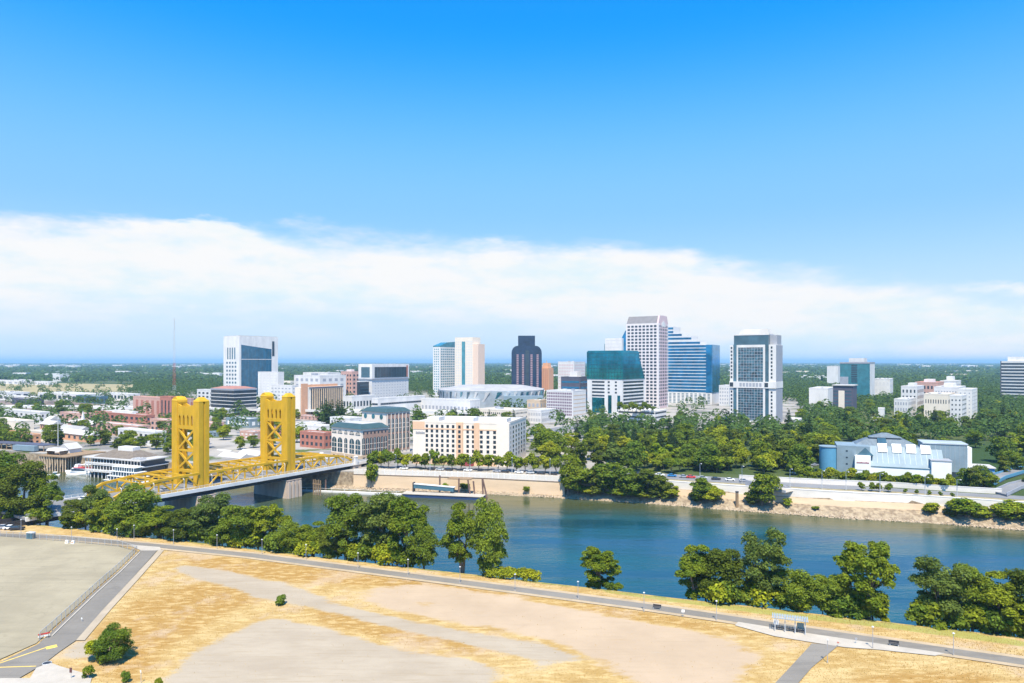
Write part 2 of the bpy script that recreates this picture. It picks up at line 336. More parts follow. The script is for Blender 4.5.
for i, X in enumerate(XS):
    fw0 = farw(X); cr0 = crest(X)+9; wd0 = np.interp(X, [-30, 110], [2.0, .9])*np.interp(i % 7, [0, 3, 6], [.85, 1.2, .85])
    wd0 = min(wd0, (fw0-cr0-24)/46)
    for q in (cr0, cr0+16, fw0-46*wd0, fw0-26*wd0, fw0-10*wd0, fw0+2.2): wm.v.append((X, q, -4.0))
    if i:
        for q in range(5): wm.f.append((6*i-6+q, 6*i+q, 6*i+q+1, 6*i-6+q+1))
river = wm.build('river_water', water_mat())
ta = river.data.attributes.new('murk_reflection', 'FLOAT', 'POINT'); ta.data.foreach_set('value', np.tile(np.array([0.0, 0, 0, .45, .9, 1.0], np.float32), len(XS))); river['kind'] = 'structure'  # weight of the painted reflection and murk, rising towards the far bank

# ------------------------------------------------------------------ dry field in the foreground
def poly_mask(XX, YY, pts):
    ins = np.zeros(XX.shape, bool); n = len(pts)
    for i in range(n):
        x1, y1 = pts[i]; x2, y2 = pts[(i+1) % n]
        if y1 == y2: continue
        cond = ((y1 > YY) != (y2 > YY)) & (XX < (x2-x1)*(YY-y1)/(y2-y1)+x1); ins ^= cond
    return ins
def blur(a, n, it=2):
    for _ in range(it):
        for ax in (0, 1):
            c = np.cumsum(np.pad(a, [(n+1, n) if k == ax else (0, 0) for k in (0, 1)], mode='edge'), axis=ax)
            a = (np.take(c, range(2*n+1, c.shape[ax]), ax) - np.take(c, range(0, c.shape[ax]-2*n-1), ax)) / (2*n+1)
    return a
step = 0.8
gx = np.arange(-330, 260, step); gv = np.arange(0, 1.0001, 1/300)
XX = np.repeat(gx[:, None], len(gv), 1); CR = 182.5 - 0.36*XX
YY = 40 + gv[None, :] * (CR - 1.0 - 40)
def PP(*pp): return [gp(*p) for p in pp]
def sm(n):                                            # smooth random relief
    a = RNG.standard_normal(XX.shape); return blur(a, n, 2) * n
ZZ = np.full(XX.shape, G) + np.clip(sm(6), -1, 1)*0.05
edge = np.clip((CR - YY) / 6, 0, 1); 
bare = poly_mask(XX, YY, PP((345,590),(420,584),(520,598),(640,622),(745,640),(765,655),(730,690),(650,690),(600,668),(560,650),(540,640),(450,622),(385,609))).astype(float)
grav = np.zeros(XX.shape)
for pts in (PP((268,616),(340,632),(400,650),(485,663),(500,668),(480,700),(150,700),(195,655)),
            PP((250,588),(300,597),(380,614),(470,632),(540,644),(600,664),(575,680),(540,690),(515,690),(545,662),(470,645),(400,630),(320,610),(240,594)),
            PP((165,562),(230,572),(300,588),(330,602),(300,602),(250,592),(190,578)),
            PP((75,640),(110,640),(115,655),(60,662))):
    grav = np.maximum(grav, poly_mask(XX, YY, pts))
gold = poly_mask(XX, YY, PP((520,690),(555,660),(600,662),(660,685),(665,700))).astype(float)
rust = np.zeros(XX.shape)
for pts in (PP((170,552),(330,566),(470,586),(640,610),(760,632),(765,640),(640,622),(520,600),(420,592),(330,585),(200,575)),
            PP((300,602),(400,622),(500,645),(500,662),(400,645),(310,622)), PP((80,640),(130,600),(200,580),(290,590),(230,615),(170,650),(150,683),(90,683)),
            PP((860,668),(1000,672),(1020,690),(850,690))):
    rust = np.maximum(rust, poly_mask(XX, YY, pts))
for tr in (((175,556),(300,578),(430,606),(560,645),(640,690)), ((95,642),(180,612),(260,596),(345,602)), ((330,588),(480,612),(620,640),(720,672)), ((240,612),(190,650),(170,690)), ((560,690),(640,655),(730,640),(800,655))):
    tp = [gp(*q) for q in tr]
    for (xa_, ya_), (xb_, yb_) in zip(tp[:-1], tp[1:]):
        L2_ = (xb_-xa_)**2+(yb_-ya_)**2; tt = np.clip(((XX-xa_)*(xb_-xa_)+(YY-ya_)*(yb_-ya_))/L2_, 0, 1)
        d_ = np.hypot(XX-xa_-tt*(xb_-xa_), YY-ya_-tt*(yb_-ya_)); d_ = np.abs(d_-1.1)
        grav = np.maximum(grav, .62*np.exp(-(d_/.55)**2))
green = poly_mask(XX, YY, PP((600,588),(760,606),(900,622),(1030,642),(1030,648),(900,630),(760,614),(600,592))).astype(float)
bare = blur(bare, 6); grav = blur(grav, 4)*(1-blur(gold, 3)); bare *= (1-grav); rust = blur(rust, 5); green = blur(green, 2)
me = bpy.data.meshes.new('dry_field'); nx, ny = XX.shape
co = np.stack([XX, YY, ZZ], -1).reshape(-1, 3).astype(np.float32)
idx = np.arange(nx*ny).reshape(nx, ny)
fq = np.stack([idx[:-1,:-1], idx[1:,:-1], idx[1:,1:], idx[:-1,1:]], -1).reshape(-1, 4).astype(np.int32)
def np_mesh(me, co, fq, smooth=False):
    k = fq.shape[1]
    me.vertices.add(len(co)); me.vertices.foreach_set('co', co.ravel())
    me.loops.add(fq.size); me.loops.foreach_set('vertex_index', fq.ravel())
    me.polygons.add(len(fq)); me.polygons.foreach_set('loop_start', np.arange(0, fq.size, k, dtype=np.int32))
    if smooth: me.polygons.foreach_set('use_smooth', np.ones(len(fq), bool))
    me.update(calc_edges=True); me.validate()
np_mesh(me, co, fq, True)
ca = me.color_attributes.new('cover', 'FLOAT_COLOR', 'POINT')
ca.data.foreach_set('color', np.stack([bare, grav, rust, green], -1).reshape(-1, 4).astype(np.float32).ravel())
def field_mat():
    m = bpy.data.materials.new('dry_field'); m.use_nodes = True; t = m.node_tree; t.nodes.clear()
    g = nd(t, 'ShaderNodeNewGeometry'); P = g.outputs['Position']
    at = nd(t, 'ShaderNodeAttribute', attribute_name='cover'); sp = nd(t, 'ShaderNodeSeparateColor', inp={0: at.outputs['Color']})
    def noise(sc, det=6.0, st=None):
        v = P
        if st: v = nd(t, 'ShaderNodeMapping', inp={0: P, 2: (0,0,R(-20)), 3: st}).outputs[0]
        return nd(t, 'ShaderNodeTexNoise', inp={'Vector': v, 'Scale': sc, 'Detail': det, 'Roughness': 0.65}).outputs[0]
    def mix(f, a, b):
        n = nd(t, 'ShaderNodeMix', data_type='RGBA', inp={0: f})
        for i, c in ((6, a), (7, b)):
            if isinstance(c, tuple): n.inputs[i].default_value = (*c, 1)
            else: t.links.new(c, n.inputs[i])
        return n.outputs[2]
    n_f = noise(2.2, 9); n_m = noise(0.16, 6, (0.5, 1, 1)); n_l = noise(0.035, 4); n_h = noise(0.6, 7, (0.45, 1.2, 1)); n_s = noise(0.9, 6, (0.12, 1.6, 1))
    grass = mix(sstep(t, n_m, 0.36, 0.66), (0.375, 0.245, 0.088), (0.47, 0.345, 0.16))
    grass = mix(sstep(t, mth(t, 'ADD', sp.outputs[2], mth(t, 'MULTIPLY', mth(t, 'SUBTRACT', n_m, 0.5), 1.6)), 0.35, 0.95), grass, (0.34, 0.20, 0.06))
    grass = mix(mth(t, 'MULTIPLY', sstep(t, n_f, 0.48, 0.66), 0.6), grass, (0.27, 0.16, 0.05))
    grass = mix(mth(t, 'MULTIPLY', sstep(t, n_h, 0.46, 0.62), 0.5), grass, (0.60, 0.45, 0.22))
    grass = mix(mth(t, 'MULTIPLY', sstep(t, n_s, 0.52, 0.70), 0.55), grass, (0.27, 0.16, 0.05))
    soil0 = mix(sstep(t, n_l, 0.35, 0.65), (0.385, 0.29, 0.195), (0.45, 0.34, 0.23))
    grass = mix(mth(t, 'MULTIPLY', sstep(t, noise(0.07, 5), 0.52, 0.66), 0.6), grass, soil0)
    soil = mix(mth(t, 'MULTIPLY', sstep(t, n_f, 0.5, 0.7), 0.25), soil0, (0.42, 0.29, 0.15))
    gravel = mix(sstep(t, n_m, 0.3, 0.7), (0.335, 0.275, 0.20), (0.39, 0.325, 0.24))
    soil = mix(mth(t, 'MULTIPLY', sstep(t, n_s, 0.5, 0.7), 0.35), soil, (0.33, 0.25, 0.16))
    gravel = mix(mth(t, 'MULTIPLY', sstep(t, n_s, 0.48, 0.7), 0.45), gravel, (0.29, 0.225, 0.14))
    gravel = mix(mth(t, 'MULTIPLY', sstep(t, n_f, 0.55, 0.7), 0.35), gravel, (0.36, 0.30, 0.22))
    jit = mth(t, 'MULTIPLY', mth(t, 'SUBTRACT', mth(t, 'ADD', mth(t, 'MULTIPLY', n_m, 0.42), mth(t, 'ADD', mth(t, 'MULTIPLY', n_h, 0.33), mth(t, 'MULTIPLY', n_f, 0.25))), 0.5), 2.0)
    col = mix(sstep(t, mth(t, 'ADD', sp.outputs[0], jit), 0.35, 0.65), grass, soil)
    col = mix(sstep(t, mth(t, 'ADD', sp.outputs[1], jit), 0.35, 0.65), col, gravel)
    col = mix(mth(t, 'MULTIPLY', sstep(t, mth(t, 'ADD', at.outputs['Alpha'], jit), 0.4, 0.8), 0.7), col, (0.25, 0.27, 0.06))
    bp = nd(t, 'ShaderNodeBump', inp={'Height': n_f, 'Strength': 0.5, 'Distance': 0.15})
    b = nd(t, 'ShaderNodeBsdfPrincipled', inp={'Base Color': col, 'Roughness': 0.95, 'Specular IOR Level': 0.05, 'Normal': bp.outputs[0]})
    nd(t, 'ShaderNodeOutputMaterial', inp={0: b.outputs[0]}); return m
me.materials.append(field_mat()); fo = bpy.data.objects.new('dry_field', me); COL.objects.link(fo); fo['kind'] = 'structure'

# dry grass tufts as one uncountable mass
def tufts(name, n, m, fn, h0, h1):
    P = []
    while len(P) < n:
        x = random.uniform(-150, 130); y = random.uniform(112, crest(x) - 0.5)
        if abs(x) > 0.8*y: continue
        i = int((x + 330) / step); j = int((y - 40) / (crest(x) - 41) * 300); j = min(max(j, 0), 299)
        if fn(i, j) > random.random(): P.append((x, y))
    P = np.array(P); k = len(P); a = RNG.uniform(0, 6.28, k); hh = RNG.uniform(h0, h1, k); ww = hh*RNG.uniform(.5, 1.0, k)
    dx, dy = np.cos(a)*ww/2, np.sin(a)*ww/2; lx, ly = RNG.uniform(-.3, .3, k)*hh, RNG.uniform(-.3, .3, k)*hh
    z = np.full(k, G+0.02)
    co = np.stack([np.stack([P[:,0]-dx, P[:,1]-dy, z-.05], -1), np.stack([P[:,0]+dx, P[:,1]+dy, z-.05], -1), np.stack([P[:,0]+dx*.7+lx, P[:,1]+dy*.7+ly, z+hh], -1), np.stack([P[:,0]-dx*.7+lx, P[:,1]-dy*.7+ly, z+hh*.8], -1)], 1).reshape(-1, 3).astype(np.float32)
    me = bpy.data.meshes.new(name); np_mesh(me, co, np.arange(4*k, dtype=np.int32).reshape(-1, 4)); me.materials.append(m)
    o = bpy.data.objects.new(name, me); COL.objects.link(o); return o
M_straw = leaf_mat('straw', (0.50, 0.33, 0.11), (0.64, 0.47, 0.20), 0.12)
road_keep = np.zeros(XX.shape, bool)

# --------------------------------- paved lot, roads and paths of the near bank
M_lot = worn('lot_paving', (0.315, 0.272, 0.185), .21, (.25, .205, .12))
lot_line = [(-20,535),(0,536.5),(60,541),(118,546),(136,552),(118,570),(95,590),(70,613),(36,644),(0,660),(-160,720),(-160,560)]
sheet('paved_lot', PP(*lot_line), G+0.16, M_lot)
road_poly = [(143,548),(158,550),(131,580),(103,610),(76,641),(60,652),(47,662),(38,668),(0,690),(-60,700),(-60,672),(0,663),(38,645),(71,614),(97,590),(120,570)]
sheet('access_road', PP(*road_poly), G+0.165, M_asph)
sheet('sidewalk', PP((36,669),(49,663),(60,667),(84,674),(92,678),(86,700),(-40,720),(-40,690),(0,679),(30,679)), G+0.18, M_conc)
def line_px(name, a, b, wd, m, z=G+0.172): return strip(name, PP(a, b), wd, z, m)
line_px('yellow_line', (-30,674), (47,648), 0.35, M_ypaint)
line_px('yellow_line', (-30,669), (36,667), 0.3, M_ypaint)
line_px('yellow_patch', (46,649), (57,646.5), 1.6, M_ypaint, G+0.176)
kb = MB()
for a, b in (((52,637),(72,617.5)),((72,617.5),(98,592.5)),((98,592.5),(121,572)),((121,572),(140,553))):
    p, q = gp(*a), gp(*b); kb.beam((*p, G+0.2), (*q, G+0.2), 0.3, 0.25)
tag(kb.build('kerb', M_conc), None, None, kind='structure')
rk = MB()
for a, b in (((159,550.5),(132,580)),((132,580),(104,610)),((104,610),(77,641))):
    p, q = gp(*a), gp(*b); rk.quad((p[0]-.2, p[1], G+0.168), (p[0]+1.6, p[1], G+0.168), (q[0]+1.6, q[1], G+0.168), (q[0]-.2, q[1], G+0.168))
tag(rk.build('road_shoulder', mat('shoulder_dust', (0.38, 0.31, 0.22), 0.9, var=0.12)), None, None, kind='structure')
path_px = [(-30,534),(60,538),(120,543),(155,546),(250,555.5),(370,571),(460,582.5),(560,595.5),(640,606),(720,617.5),(811,631.5),(900,644.5),(1024,662.5),(1150,680)]
pl = PP(*path_px)
strip('path_verge', pl, 6.2, G+0.14, mat('verge_dust', (0.40, 0.31, 0.20), 0.9, var=0.15))
strip('levee_path', pl, 3.4, G+0.150, M_asph)
sheet('concrete_apron', PP((738,622.5),(812,634.5),(900,647.5),(945,654),(935,656.5),(880,650.5),(845,648),(815,643.5),(775,637),(735,626)), G+0.165, M_conc)
sheet('side_path', PP((812,644),(838,646.5),(812,668),(780,705),(755,705),(790,668)), G+0.155, M_asph)
sheet('concrete_apron', PP((128,545),(160,547.5),(161,551),(141,551)), G+0.175, M_conc)

# ------------------------------------------------------------------ generic building kit
A0 = 33.0
def corner(xl, xc, xr, Y, a):
    ca, sa = math.cos(R(a)), math.sin(R(a)); X = xat(xc, Y); t1 = (xl-CX)/FPX; t2 = (xr-CX)/FPX
    W = (X - t1*Y)/(ca + t1*sa); den = sa - t2*ca
    L = (t2*Y - X)/den if den > 0.02 else 20
    return X, W, L
FOOT = []                                             # footprints kept clear of trees
def site(name, label, cat, xl, xc, xr, Y, a=A0, Lmax=60, group=None, Lmin=8):
    X, W, L = corner(xl, xc, xr, Y, a); L = max(Lmin, min(L, Lmax))
    o = thing(name, label, cat, (X, Y, G), -R(a), group)
    ca, sa = math.cos(R(a)), math.sin(R(a))
    FOOT.append((X, Y, ca, sa, W, L)); return o, W, L
def in_foot(x, y, pad):
    for X, Y, ca, sa, W, L in FOOT:
        lx = (x-X)*ca - (y-Y)*sa; ly = (x-X)*sa + (y-Y)*ca
        if -W-pad < lx < pad and -pad < ly < L+pad: return True
    return False
def hz(py, Y): return zat(py, Y) - G
WINM = {}
def pane_mesh(wd, h, m, d=0.25):
    k = (round(wd, 2), round(h, 2), m.name)
    if k not in WINM:
        me = MB().box(-wd/2, wd/2, -0.08, d, -h/2, h/2).mesh('window'); me.materials.append(m); WINM[k] = me
    return WINM[k]
COUNT = {}
def grid(root, face, u0, u1, n, z0, z1, k, fw, fh, m, name='window', W=0, L=0, off=0.0, limit=100, skip=None):
    """k rows of n panes on a face; past the limit the remaining ones make one mass"""
    cu = (u1-u0)/n; cz = (z1-z0)/k; wd, h = cu*fw, cz*fh; me = pane_mesh(wd, h, m); rest = MB()
    for j in range(k):
        for i in range(n):
            if skip and skip(i, j): continue
            u = u0 + (i+.5)*cu; z = z0 + (j+.5)*cz
            if face == 'front': loc, rz = (u, -off, z), 0
            elif face == 'right': loc, rz = (off, u, z), R(90)
            elif face == 'left': loc, rz = (-W-off, u, z), R(-90)
            key = root.name; c = COUNT.get(key, 0)
            if c < limit:
                link(name, me, root, loc, rz); COUNT[key] = c+1
            else:
                if face == 'front': rest.box(u-wd/2, u+wd/2, -off-.08, -off+.25, z-h/2, z+h/2)
                elif face == 'right': rest.box(off-.25, off+.08, u-wd/2, u+wd/2, z-h/2, z+h/2)
                else: rest.box(-W-off-.08, -W-off+.25, u-wd/2, u+wd/2, z-h/2, z+h/2)
    if rest.v:
        o = rest.build('window_grid', m, root); o['kind'] = 'stuff'
def plain(name, label, cat, xl, xc, xr, Y, ytop, wall, roof=None, a=A0, win=None, rows=3, cols=6, wf=.5, wh=.5, side=True, parapet=.9, Lmax=45, group=None, penthouse=False, bands=False):
    o, W, L = site(name, label, cat, xl, xc, xr, Y, a, Lmax, group); h = hz(ytop, Y)
    MB().box(-W, 0, 0, L, -1, h).build('wall', wall, o)
    roof = roof or M_roofgrey
    MB().box(-W+.4, -.4, .4, L-.4, h, h+.15).build('roof', roof, o)
    p = MB().box(-W-.1, .1, -.1, .4, h-.25, h+parapet).box(-W-.1, .1, L-.4, L+.1, h-.25, h+parapet).box(-W-.1, -W+.4, .4, L-.4, h-.25, h+parapet).box(-.4, .1, .4, L-.4, h-.25, h+parapet)
    p.build('parapet', wall, o)
    if win:
        if bands:
            grid(o, 'front', -W*.97, -W*.03, 1, .1*h, h*.98, rows, 1, wh, win, 'window_band')
            if side: grid(o, 'right', L*.03, L*.97, 1, .1*h, h*.98, rows, 1, wh, win, 'window_band')
        else:
            grid(o, 'front', -W*.97, -W*.03, cols, .06*h, h*.95, rows, wf, wh, win)
            if side: grid(o, 'right', L*.05, L*.95, max(2, int(cols*L/W)), .06*h, h*.95, rows, wf, wh, win)
    g_ = random.Random(int(xl*7+ytop))
    for _ in range(g_.randint(2, 4)):
        ux, uy = g_.uniform(.12, .8)*W, g_.uniform(.15, .75)*L; us = min(W, L)*g_.uniform(.06, .13)
        MB().box(-ux-us, -ux, uy, uy+us*.8, h+.14, h+.14+us*.55).build('roof_unit', g_.choice((M_steel, M_grey, M_pale)), o)
    if penthouse: MB().box(-W*.7, -W*.3, L*.3, L*.7, h+.1, h+penthouse).build('penthouse', M_white, o)
    return o, W, L, h
# ------------------------------------------------------------------ the golden lift bridge
BA = 33.0; BX, BY = xat(199, 298.0), 298.0; BW = 21.0; BD = 4.9; SEP = 47.0
bridge = thing('lift_bridge', 'golden vertical lift truss bridge with two tall portal towers crossing the river', 'bridge', (BX, BY, 0), -R(BA))
DK = 8.0
def bpart(name, mb, m=M_yellow, parent=None): return mb.build(name, m, parent or bridge)
LW = 4.3
def tower(y):
    t = thing('tower', None, None, (0, y, 0)); t.parent = bridge
    H = 45.6
    for x0 in (-BW, -LW):
        m = MB()
        m.box(x0, x0+LW, 0, BD*.42, DK-1, H); m.box(x0+.25, x0+LW-.25, BD*.42, BD*.58, DK-1, H-1.0); m.box(x0, x0+LW, BD*.58, BD, DK-1, H)
        m.frus(x0-.1, x0+LW+.1, -.1, BD+.1, H, H+.7, .35); m.frus(x0+.5, x0+LW-.5, .5, BD-.5, H+.7, H+1.9, .9)
        m.build('tower_leg', M_yellow, t)
    for x0 in (-BW+LW*.1,):                # housings of the cable sheaves
        k = 18; cx, cz, r = x0+LW*.40, H-.6, 2.3
        MB().prism_y([(cx+r*math.cos(2*math.pi*i/k), cz+r*math.sin(2*math.pi*i/k)) for i in range(k)], .3, BD-.3).build('sheave_housing', M_yellow, t)
    x0, x1 = -BW+LW, -LW; wdt = x1-x0
    for yy in (.25, BD-.85):                          # front and back portal faces
        m = MB(); a, b = yy, yy+.6
        m.box(x0, x1, a, b, 39.4, 43.0); m.box(x0, x1, a, b, 33.1, 34.7)
        cell = wdt/4
        for i in range(5):
            cxx = x0+i*cell; hw = cell*.28 if 0 < i < 4 else cell*.28
            m.box(max(x0, cxx-hw), min(x1, cxx+hw), a, b, 34.7, 39.4)
        for i in range(4):                            # pointed heads of the slots
            c0 = x0+i*cell+cell*.28; c1 = x0+(i+1)*cell-cell*.28; cm = (c0+c1)/2
            m.prism_y([(c0, 38.4), (cm, 39.45), (c0, 39.45)], a+.05, b-.05); m.prism_y([(c1, 38.4), (c1, 39.45), (cm, 39.45)], a+.05, b-.05)
        m.prism_y([(x0, 42.9), (x1, 42.9), (x1, 44.2), (x1-wdt*.22, 43.4), (x0+wdt*.22, 43.4), (x0, 44.2)], a+.03, b-.03)
        m.box(x0, x0+.5, a, b, 14.5, 33.1); m.box(x1-.5, x1, a, b, 14.5, 33.1); m.box(x0+.5, x1-.5, a, b, 23.2, 24.0)
        m.prism_y([(x0, 12.2), (x0+1.6, 14.0), (x1-1.6, 14.0), (x1, 12.2), (x1, 15.2), (x0, 15.2)], a-.02, b+.02)
        m.build('portal_panel', M_yellow, t)
        for z0, z1 in ((24.0, 33.1), (15.2, 23.2)):
            if yy > 1: continue
            MB().beam((x0, yy+.3, z0), (x1, yy+.3, z1), .5, 1.0).beam((x0, yy+.32, z1), (x1, yy+.32, z0), .45, 1.0).build('cross_brace', M_yellow, t)
    MB().box(x0+2.5, x1-2.5, 1.2, BD-1.2, 40.2, 42.2).build('machinery_house', M_yellow, t)
    MB().tube([(x0+wdt*.5, BD/2, 42), (x0+wdt*.5, BD/2, 47)], .09).build('lightning_rod', M_steel, t)
    return t
tower(0); tower(SEP)
def chord_h(s):                                       # height of the top chord over the deck along the bridge
    if s < 0: return float(np.interp(s, [-36, -30, -18, 0], [1.6, 4.4, 5.8, 6.4]))
    if s <= SEP: return 6.3
    return float(np.interp(s, [SEP, SEP+22, SEP+36, SEP+43], [6.2, 5.8, 4.6, 1.4]))
for (s0, s1, n) in ((-36, 0, 6), (BD, SEP, 7), (SEP+BD, SEP+43, 7)):
    st = np.linspace(s0, s1, n+1)
    for x in (0.0, -BW):
        tr = thing('side_truss', None, None, (x, 0, 0)); tr.parent = bridge
        top = MB(); bot = MB().beam((0, s0, DK+.35), (0, s1, DK+.35), .55, .7)
        for i in range(n):
            top.beam((0, st[i], DK+chord_h(st[i])), (0, st[i+1], DK+chord_h(st[i+1])), .8, 1.0)
        top.build('top_chord', M_yellow, tr); bot.build('bottom_chord', M_yellow, tr)
        for i in range(1, n):
            MB().beam((0, st[i], DK+.5), (0, st[i], DK+chord_h(st[i])), .5).build('vertical_post', M_yellow, tr)
        for i in range(n):
            up = i % 2 == 0
            z0, z1 = (.5, chord_h(st[i+1])) if up else (chord_h(st[i]), .5)
            MB().beam((0, st[i], DK+z0), (0, st[i+1], DK+z1), .58).build('diagonal', M_yellow, tr)
    for i in range(1, n):                             # lateral struts overhead
        z = DK+chord_h(st[i])
        if z > DK+4.4:
            m = MB().beam((-BW, st[i], z), (0, st[i], z), .5, .6)
            if i < n-1: m.beam((-BW, st[i], z), (0, st[i+1], DK+chord_h(st[i+1])), .22)
            m.build('overhead_strut', M_yellow, bridge)
MB().box(-BW-1.5, 1.5, -67, SEP+52, DK-.9, DK).build('deck', M_asph2, bridge)
for x in (1.5, -BW-2.3):
    MB().box(x, x+.8, -67, SEP+52, DK-1.25, DK+.25).build('deck_fascia', M_white, bridge)
    rl = MB(); rl.beam((x+.4, -67, DK+1.25), (x+.4, SEP+52, DK+1.25), .12, .12).beam((x+.4, -67, DK+.75), (x+.4, SEP+52, DK+.75), .08, .08)
    for s in np.arange(-66, SEP+51, 2.5): rl.box(x+.34, x+.46, s-.06, s+.06, DK+.25, DK+1.25)
    rl.build('railing', M_white, bridge)
for x in (-BW+.4, -BW*.66, -BW*.33, -.4):
    MB().box(x-.3, x+.3, -72, SEP+50, DK-3.2, DK-.92).build('girder', M_dark, bridge)
M_pier = mat('pier_concrete', (0.50, 0.40, 0.32), 0.9, var=0.2, scale=0.4, stretch=(1,1,.25))
for s in (0.0, SEP):
    m = MB(); m.frus(-BW-2.5, 2.6, s-2.4, s+7.2, -9, 4.6, .5); m.box(-BW-2.2, 2.4, s-2.0, s+6.8, 4.6, 4.75)
    for i in range(4): m.frus(2.0, 3.0, s-1.6+i*2.2, s-.1+i*2.2, -9, 4.0, .13)
    m.build('pier', M_pier, bridge)
m = MB().box(-BW-2, 2, SEP+42, SEP+48, -6, DK-1); m.build('abutment', M_pier, bridge)
for x in (2.6, -BW-3.6):                              # pylons at the east end
    MB().box(x-.6, x+.6, SEP+42.6, SEP+44.2, DK-1, DK+3.2).frus(x-.8, x+.8, SEP+42.4, SEP+44.4, DK+3.2, DK+3.8, .3).build('end_pylon', M_white, bridge)
for i, s in enumerate(np.arange(-60, SEP+45, 13)):
    MB().tube([(1.9, s, DK+.2), (1.9, s, DK+5.0), (1.1, s, DK+5.5)], .09, 6).build('deck_lamp', M_wpaint, bridge)
# timber fenders under the lift span
fd = thing('fender_pile_row', 'dark timber fender piles beside the bridge pier in the water', 'piles', (BX+ (SEP+12)*math.sin(R(BA))+4, BY+(SEP+12)*math.cos(R(BA))-2, -4), -R(BA))
for i in range(5): MB().cyl(i*1.3, 0, .28, -4, 7.5+.3*(i % 2), 8).build('pile', M_wood, fd)
MB().box(-.4, 5.6, -.2, .2, 5.2, 5.7).build('waler', M_wood, fd)
# road that leaves the bridge towards the city, and ramp behind it
e0 = (BX+(SEP+51)*math.sin(R(BA)) - BW/2*math.cos(R(BA)), BY+(SEP+51)*math.cos(R(BA)) + BW/2*math.sin(R(BA)))
strip('city_avenue', [e0, (e0[0]+18, e0[1]+28), (e0[0]+260, e0[1]+400)], 20, 0, M_asph2, zs=[DK-.05, G+.25, G+.1])

# ------------------------------------------------------------------ east bank walls, quays and roads
M_quay = mat('sandy_wall', (0.62, 0.46, 0.30), 0.9, var=0.12, scale=0.12, stretch=(.4,.4,2))
M_flood = mat('flood_wall', (0.66, 0.61, 0.54), 0.85, var=0.12, scale=0.15, stretch=(.6,.6,2))
qx = list(np.linspace(-84, 26, 12))
qw = thing('quay_wall', 'long sandy river wall with a pale parapet below the cream hotel', 'wall', (0, 0, 0))
def wall_run(xs, off, z0, z1, th, shear=0.0):
    m = MB()
    for a, b in zip(xs[:-1], xs[1:]):
        ya, yb = farw(a)+off, farw(b)+off
        m.hexa([(a, ya-shear, z0), (b, yb-shear, z0), (b, yb+th, z0), (a, ya+th, z0), (a, ya, z1), (b, yb, z1), (b, yb+th, z1), (a, ya+th, z1)])
    return m
wall_run(qx, 3.0, -3.4, 3.3, 1.4, .5).build('wall_face', M_quay, qw)
wall_run(qx, 2.85, 3.3, 3.65, 1.6).build('ledge', mat('dark_ledge', (0.20, 0.15, 0.11), 0.9), qw)
wall_run(qx, 3.3, 3.65, 6.1, .45).build('parapet', M_flood, qw)
m = MB()
for a in np.arange(-82, 25, 3.0): m.box(a-.25, a+.25, farw(a)+3.1, farw(a)+3.9, 3.7, 6.4)
m.build('parapet_piers', M_white, qw); 
fx = list(np.linspace(26, 330, 24))
fw_ = thing('flood_wall', 'pale concrete flood wall along the bank in front of the blue museum', 'wall', (0, 0, 0))
wall_run(fx, 8.3, 0.8, 5.9, .6, .3).build('wall_face', M_flood, fw_)
wall_run(fx, 7.6, -1.2, 2.3, .9, .9).build('lower_band', M_quay, fw_)
wall_run(fx, 8.2, 5.9, 6.15, .8).build('coping', M_white, fw_)
# riprap stones at the waterline
tmpl = bmesh.new(); bmesh.ops.create_icosphere(tmpl, subdivisions=1, radius=1); tv = np.array([v.co[:] for v in tmpl.verts]); tf = np.array([[v.index for v in f.verts] for f in tmpl.faces]); tmpl.free()
def blobs(name, pts, rad, m, squash=.7, jit=.35, kind='stuff'):
    pts = np.asarray(pts, float); k = len(pts); rad = np.asarray(rad)[:, None, None]
    v = tv[None] * (1 + RNG.uniform(-jit, jit, (k, len(tv), 1))) * rad * np.array([1, 1, squash]) + pts[:, None, :]
    f = (tf[None] + (np.arange(k) * len(tv))[:, None, None]).reshape(-1, 3).astype(np.int32)
    me = bpy.data.meshes.new(name); np_mesh(me, v.reshape(-1, 3).astype(np.float32), f); me.materials.append(m)
    o = bpy.data.objects.new(name, me); COL.objects.link(o)
    if kind: o['kind'] = kind
    return o
pts = []; rr = []
for i in range(4200):
    x = random.uniform(-100, 230); d = abs(random.gauss(0, 1.7)); z = -4.1 + d*.45 if x < 28 else -4.1 + d*.5
    if x < 28 and d > 2.6: continue
    pts.append((x, farw(x)+d-.2, z)); rr.append(random.uniform(.12, .5))
blobs('riprap', pts, rr, mat('riprap_stone', (0.42, 0.33, 0.23), 0.9, var=0.3, scale=0.7))
def far_strip(name, x0, x1, off, wd, m, z): return strip(name, [(x, farw(x)+off) for x in np.linspace(x0, x1, 16)], wd, z, m)
far_strip('promenade', -80, 30, 9, 9, M_conc, G+.02)
far_strip('riverfront_road', -67, 330, 26, 9, M_asph2, G+.03)
far_strip('promenade', 30, 330, 14, 6, mat('gravel_walk', (0.46, 0.41, 0.33), .9, var=.15), G+.02)
far_strip('road_verge', 30, 330, 19, 3.5, mat('dry_verge', (0.30, 0.25, 0.14), .9, var=.3, scale=.3), G+.025)
far_strip('park_parking', 50, 165, 34, 7, M_asph2, G+.035)
ret = thing('retaining_wall', 'low pale retaining wall behind the riverfront road below the museum hedge', 'wall')
wall_run(list(np.linspace(112, 215, 12)), 33, 4.8, 7.2, .5).build('wall_face', M_flood, ret)
wall_run(list(np.linspace(112, 215, 12)), 32.9, 7.2, 7.4, .7).build('coping', M_white, ret)
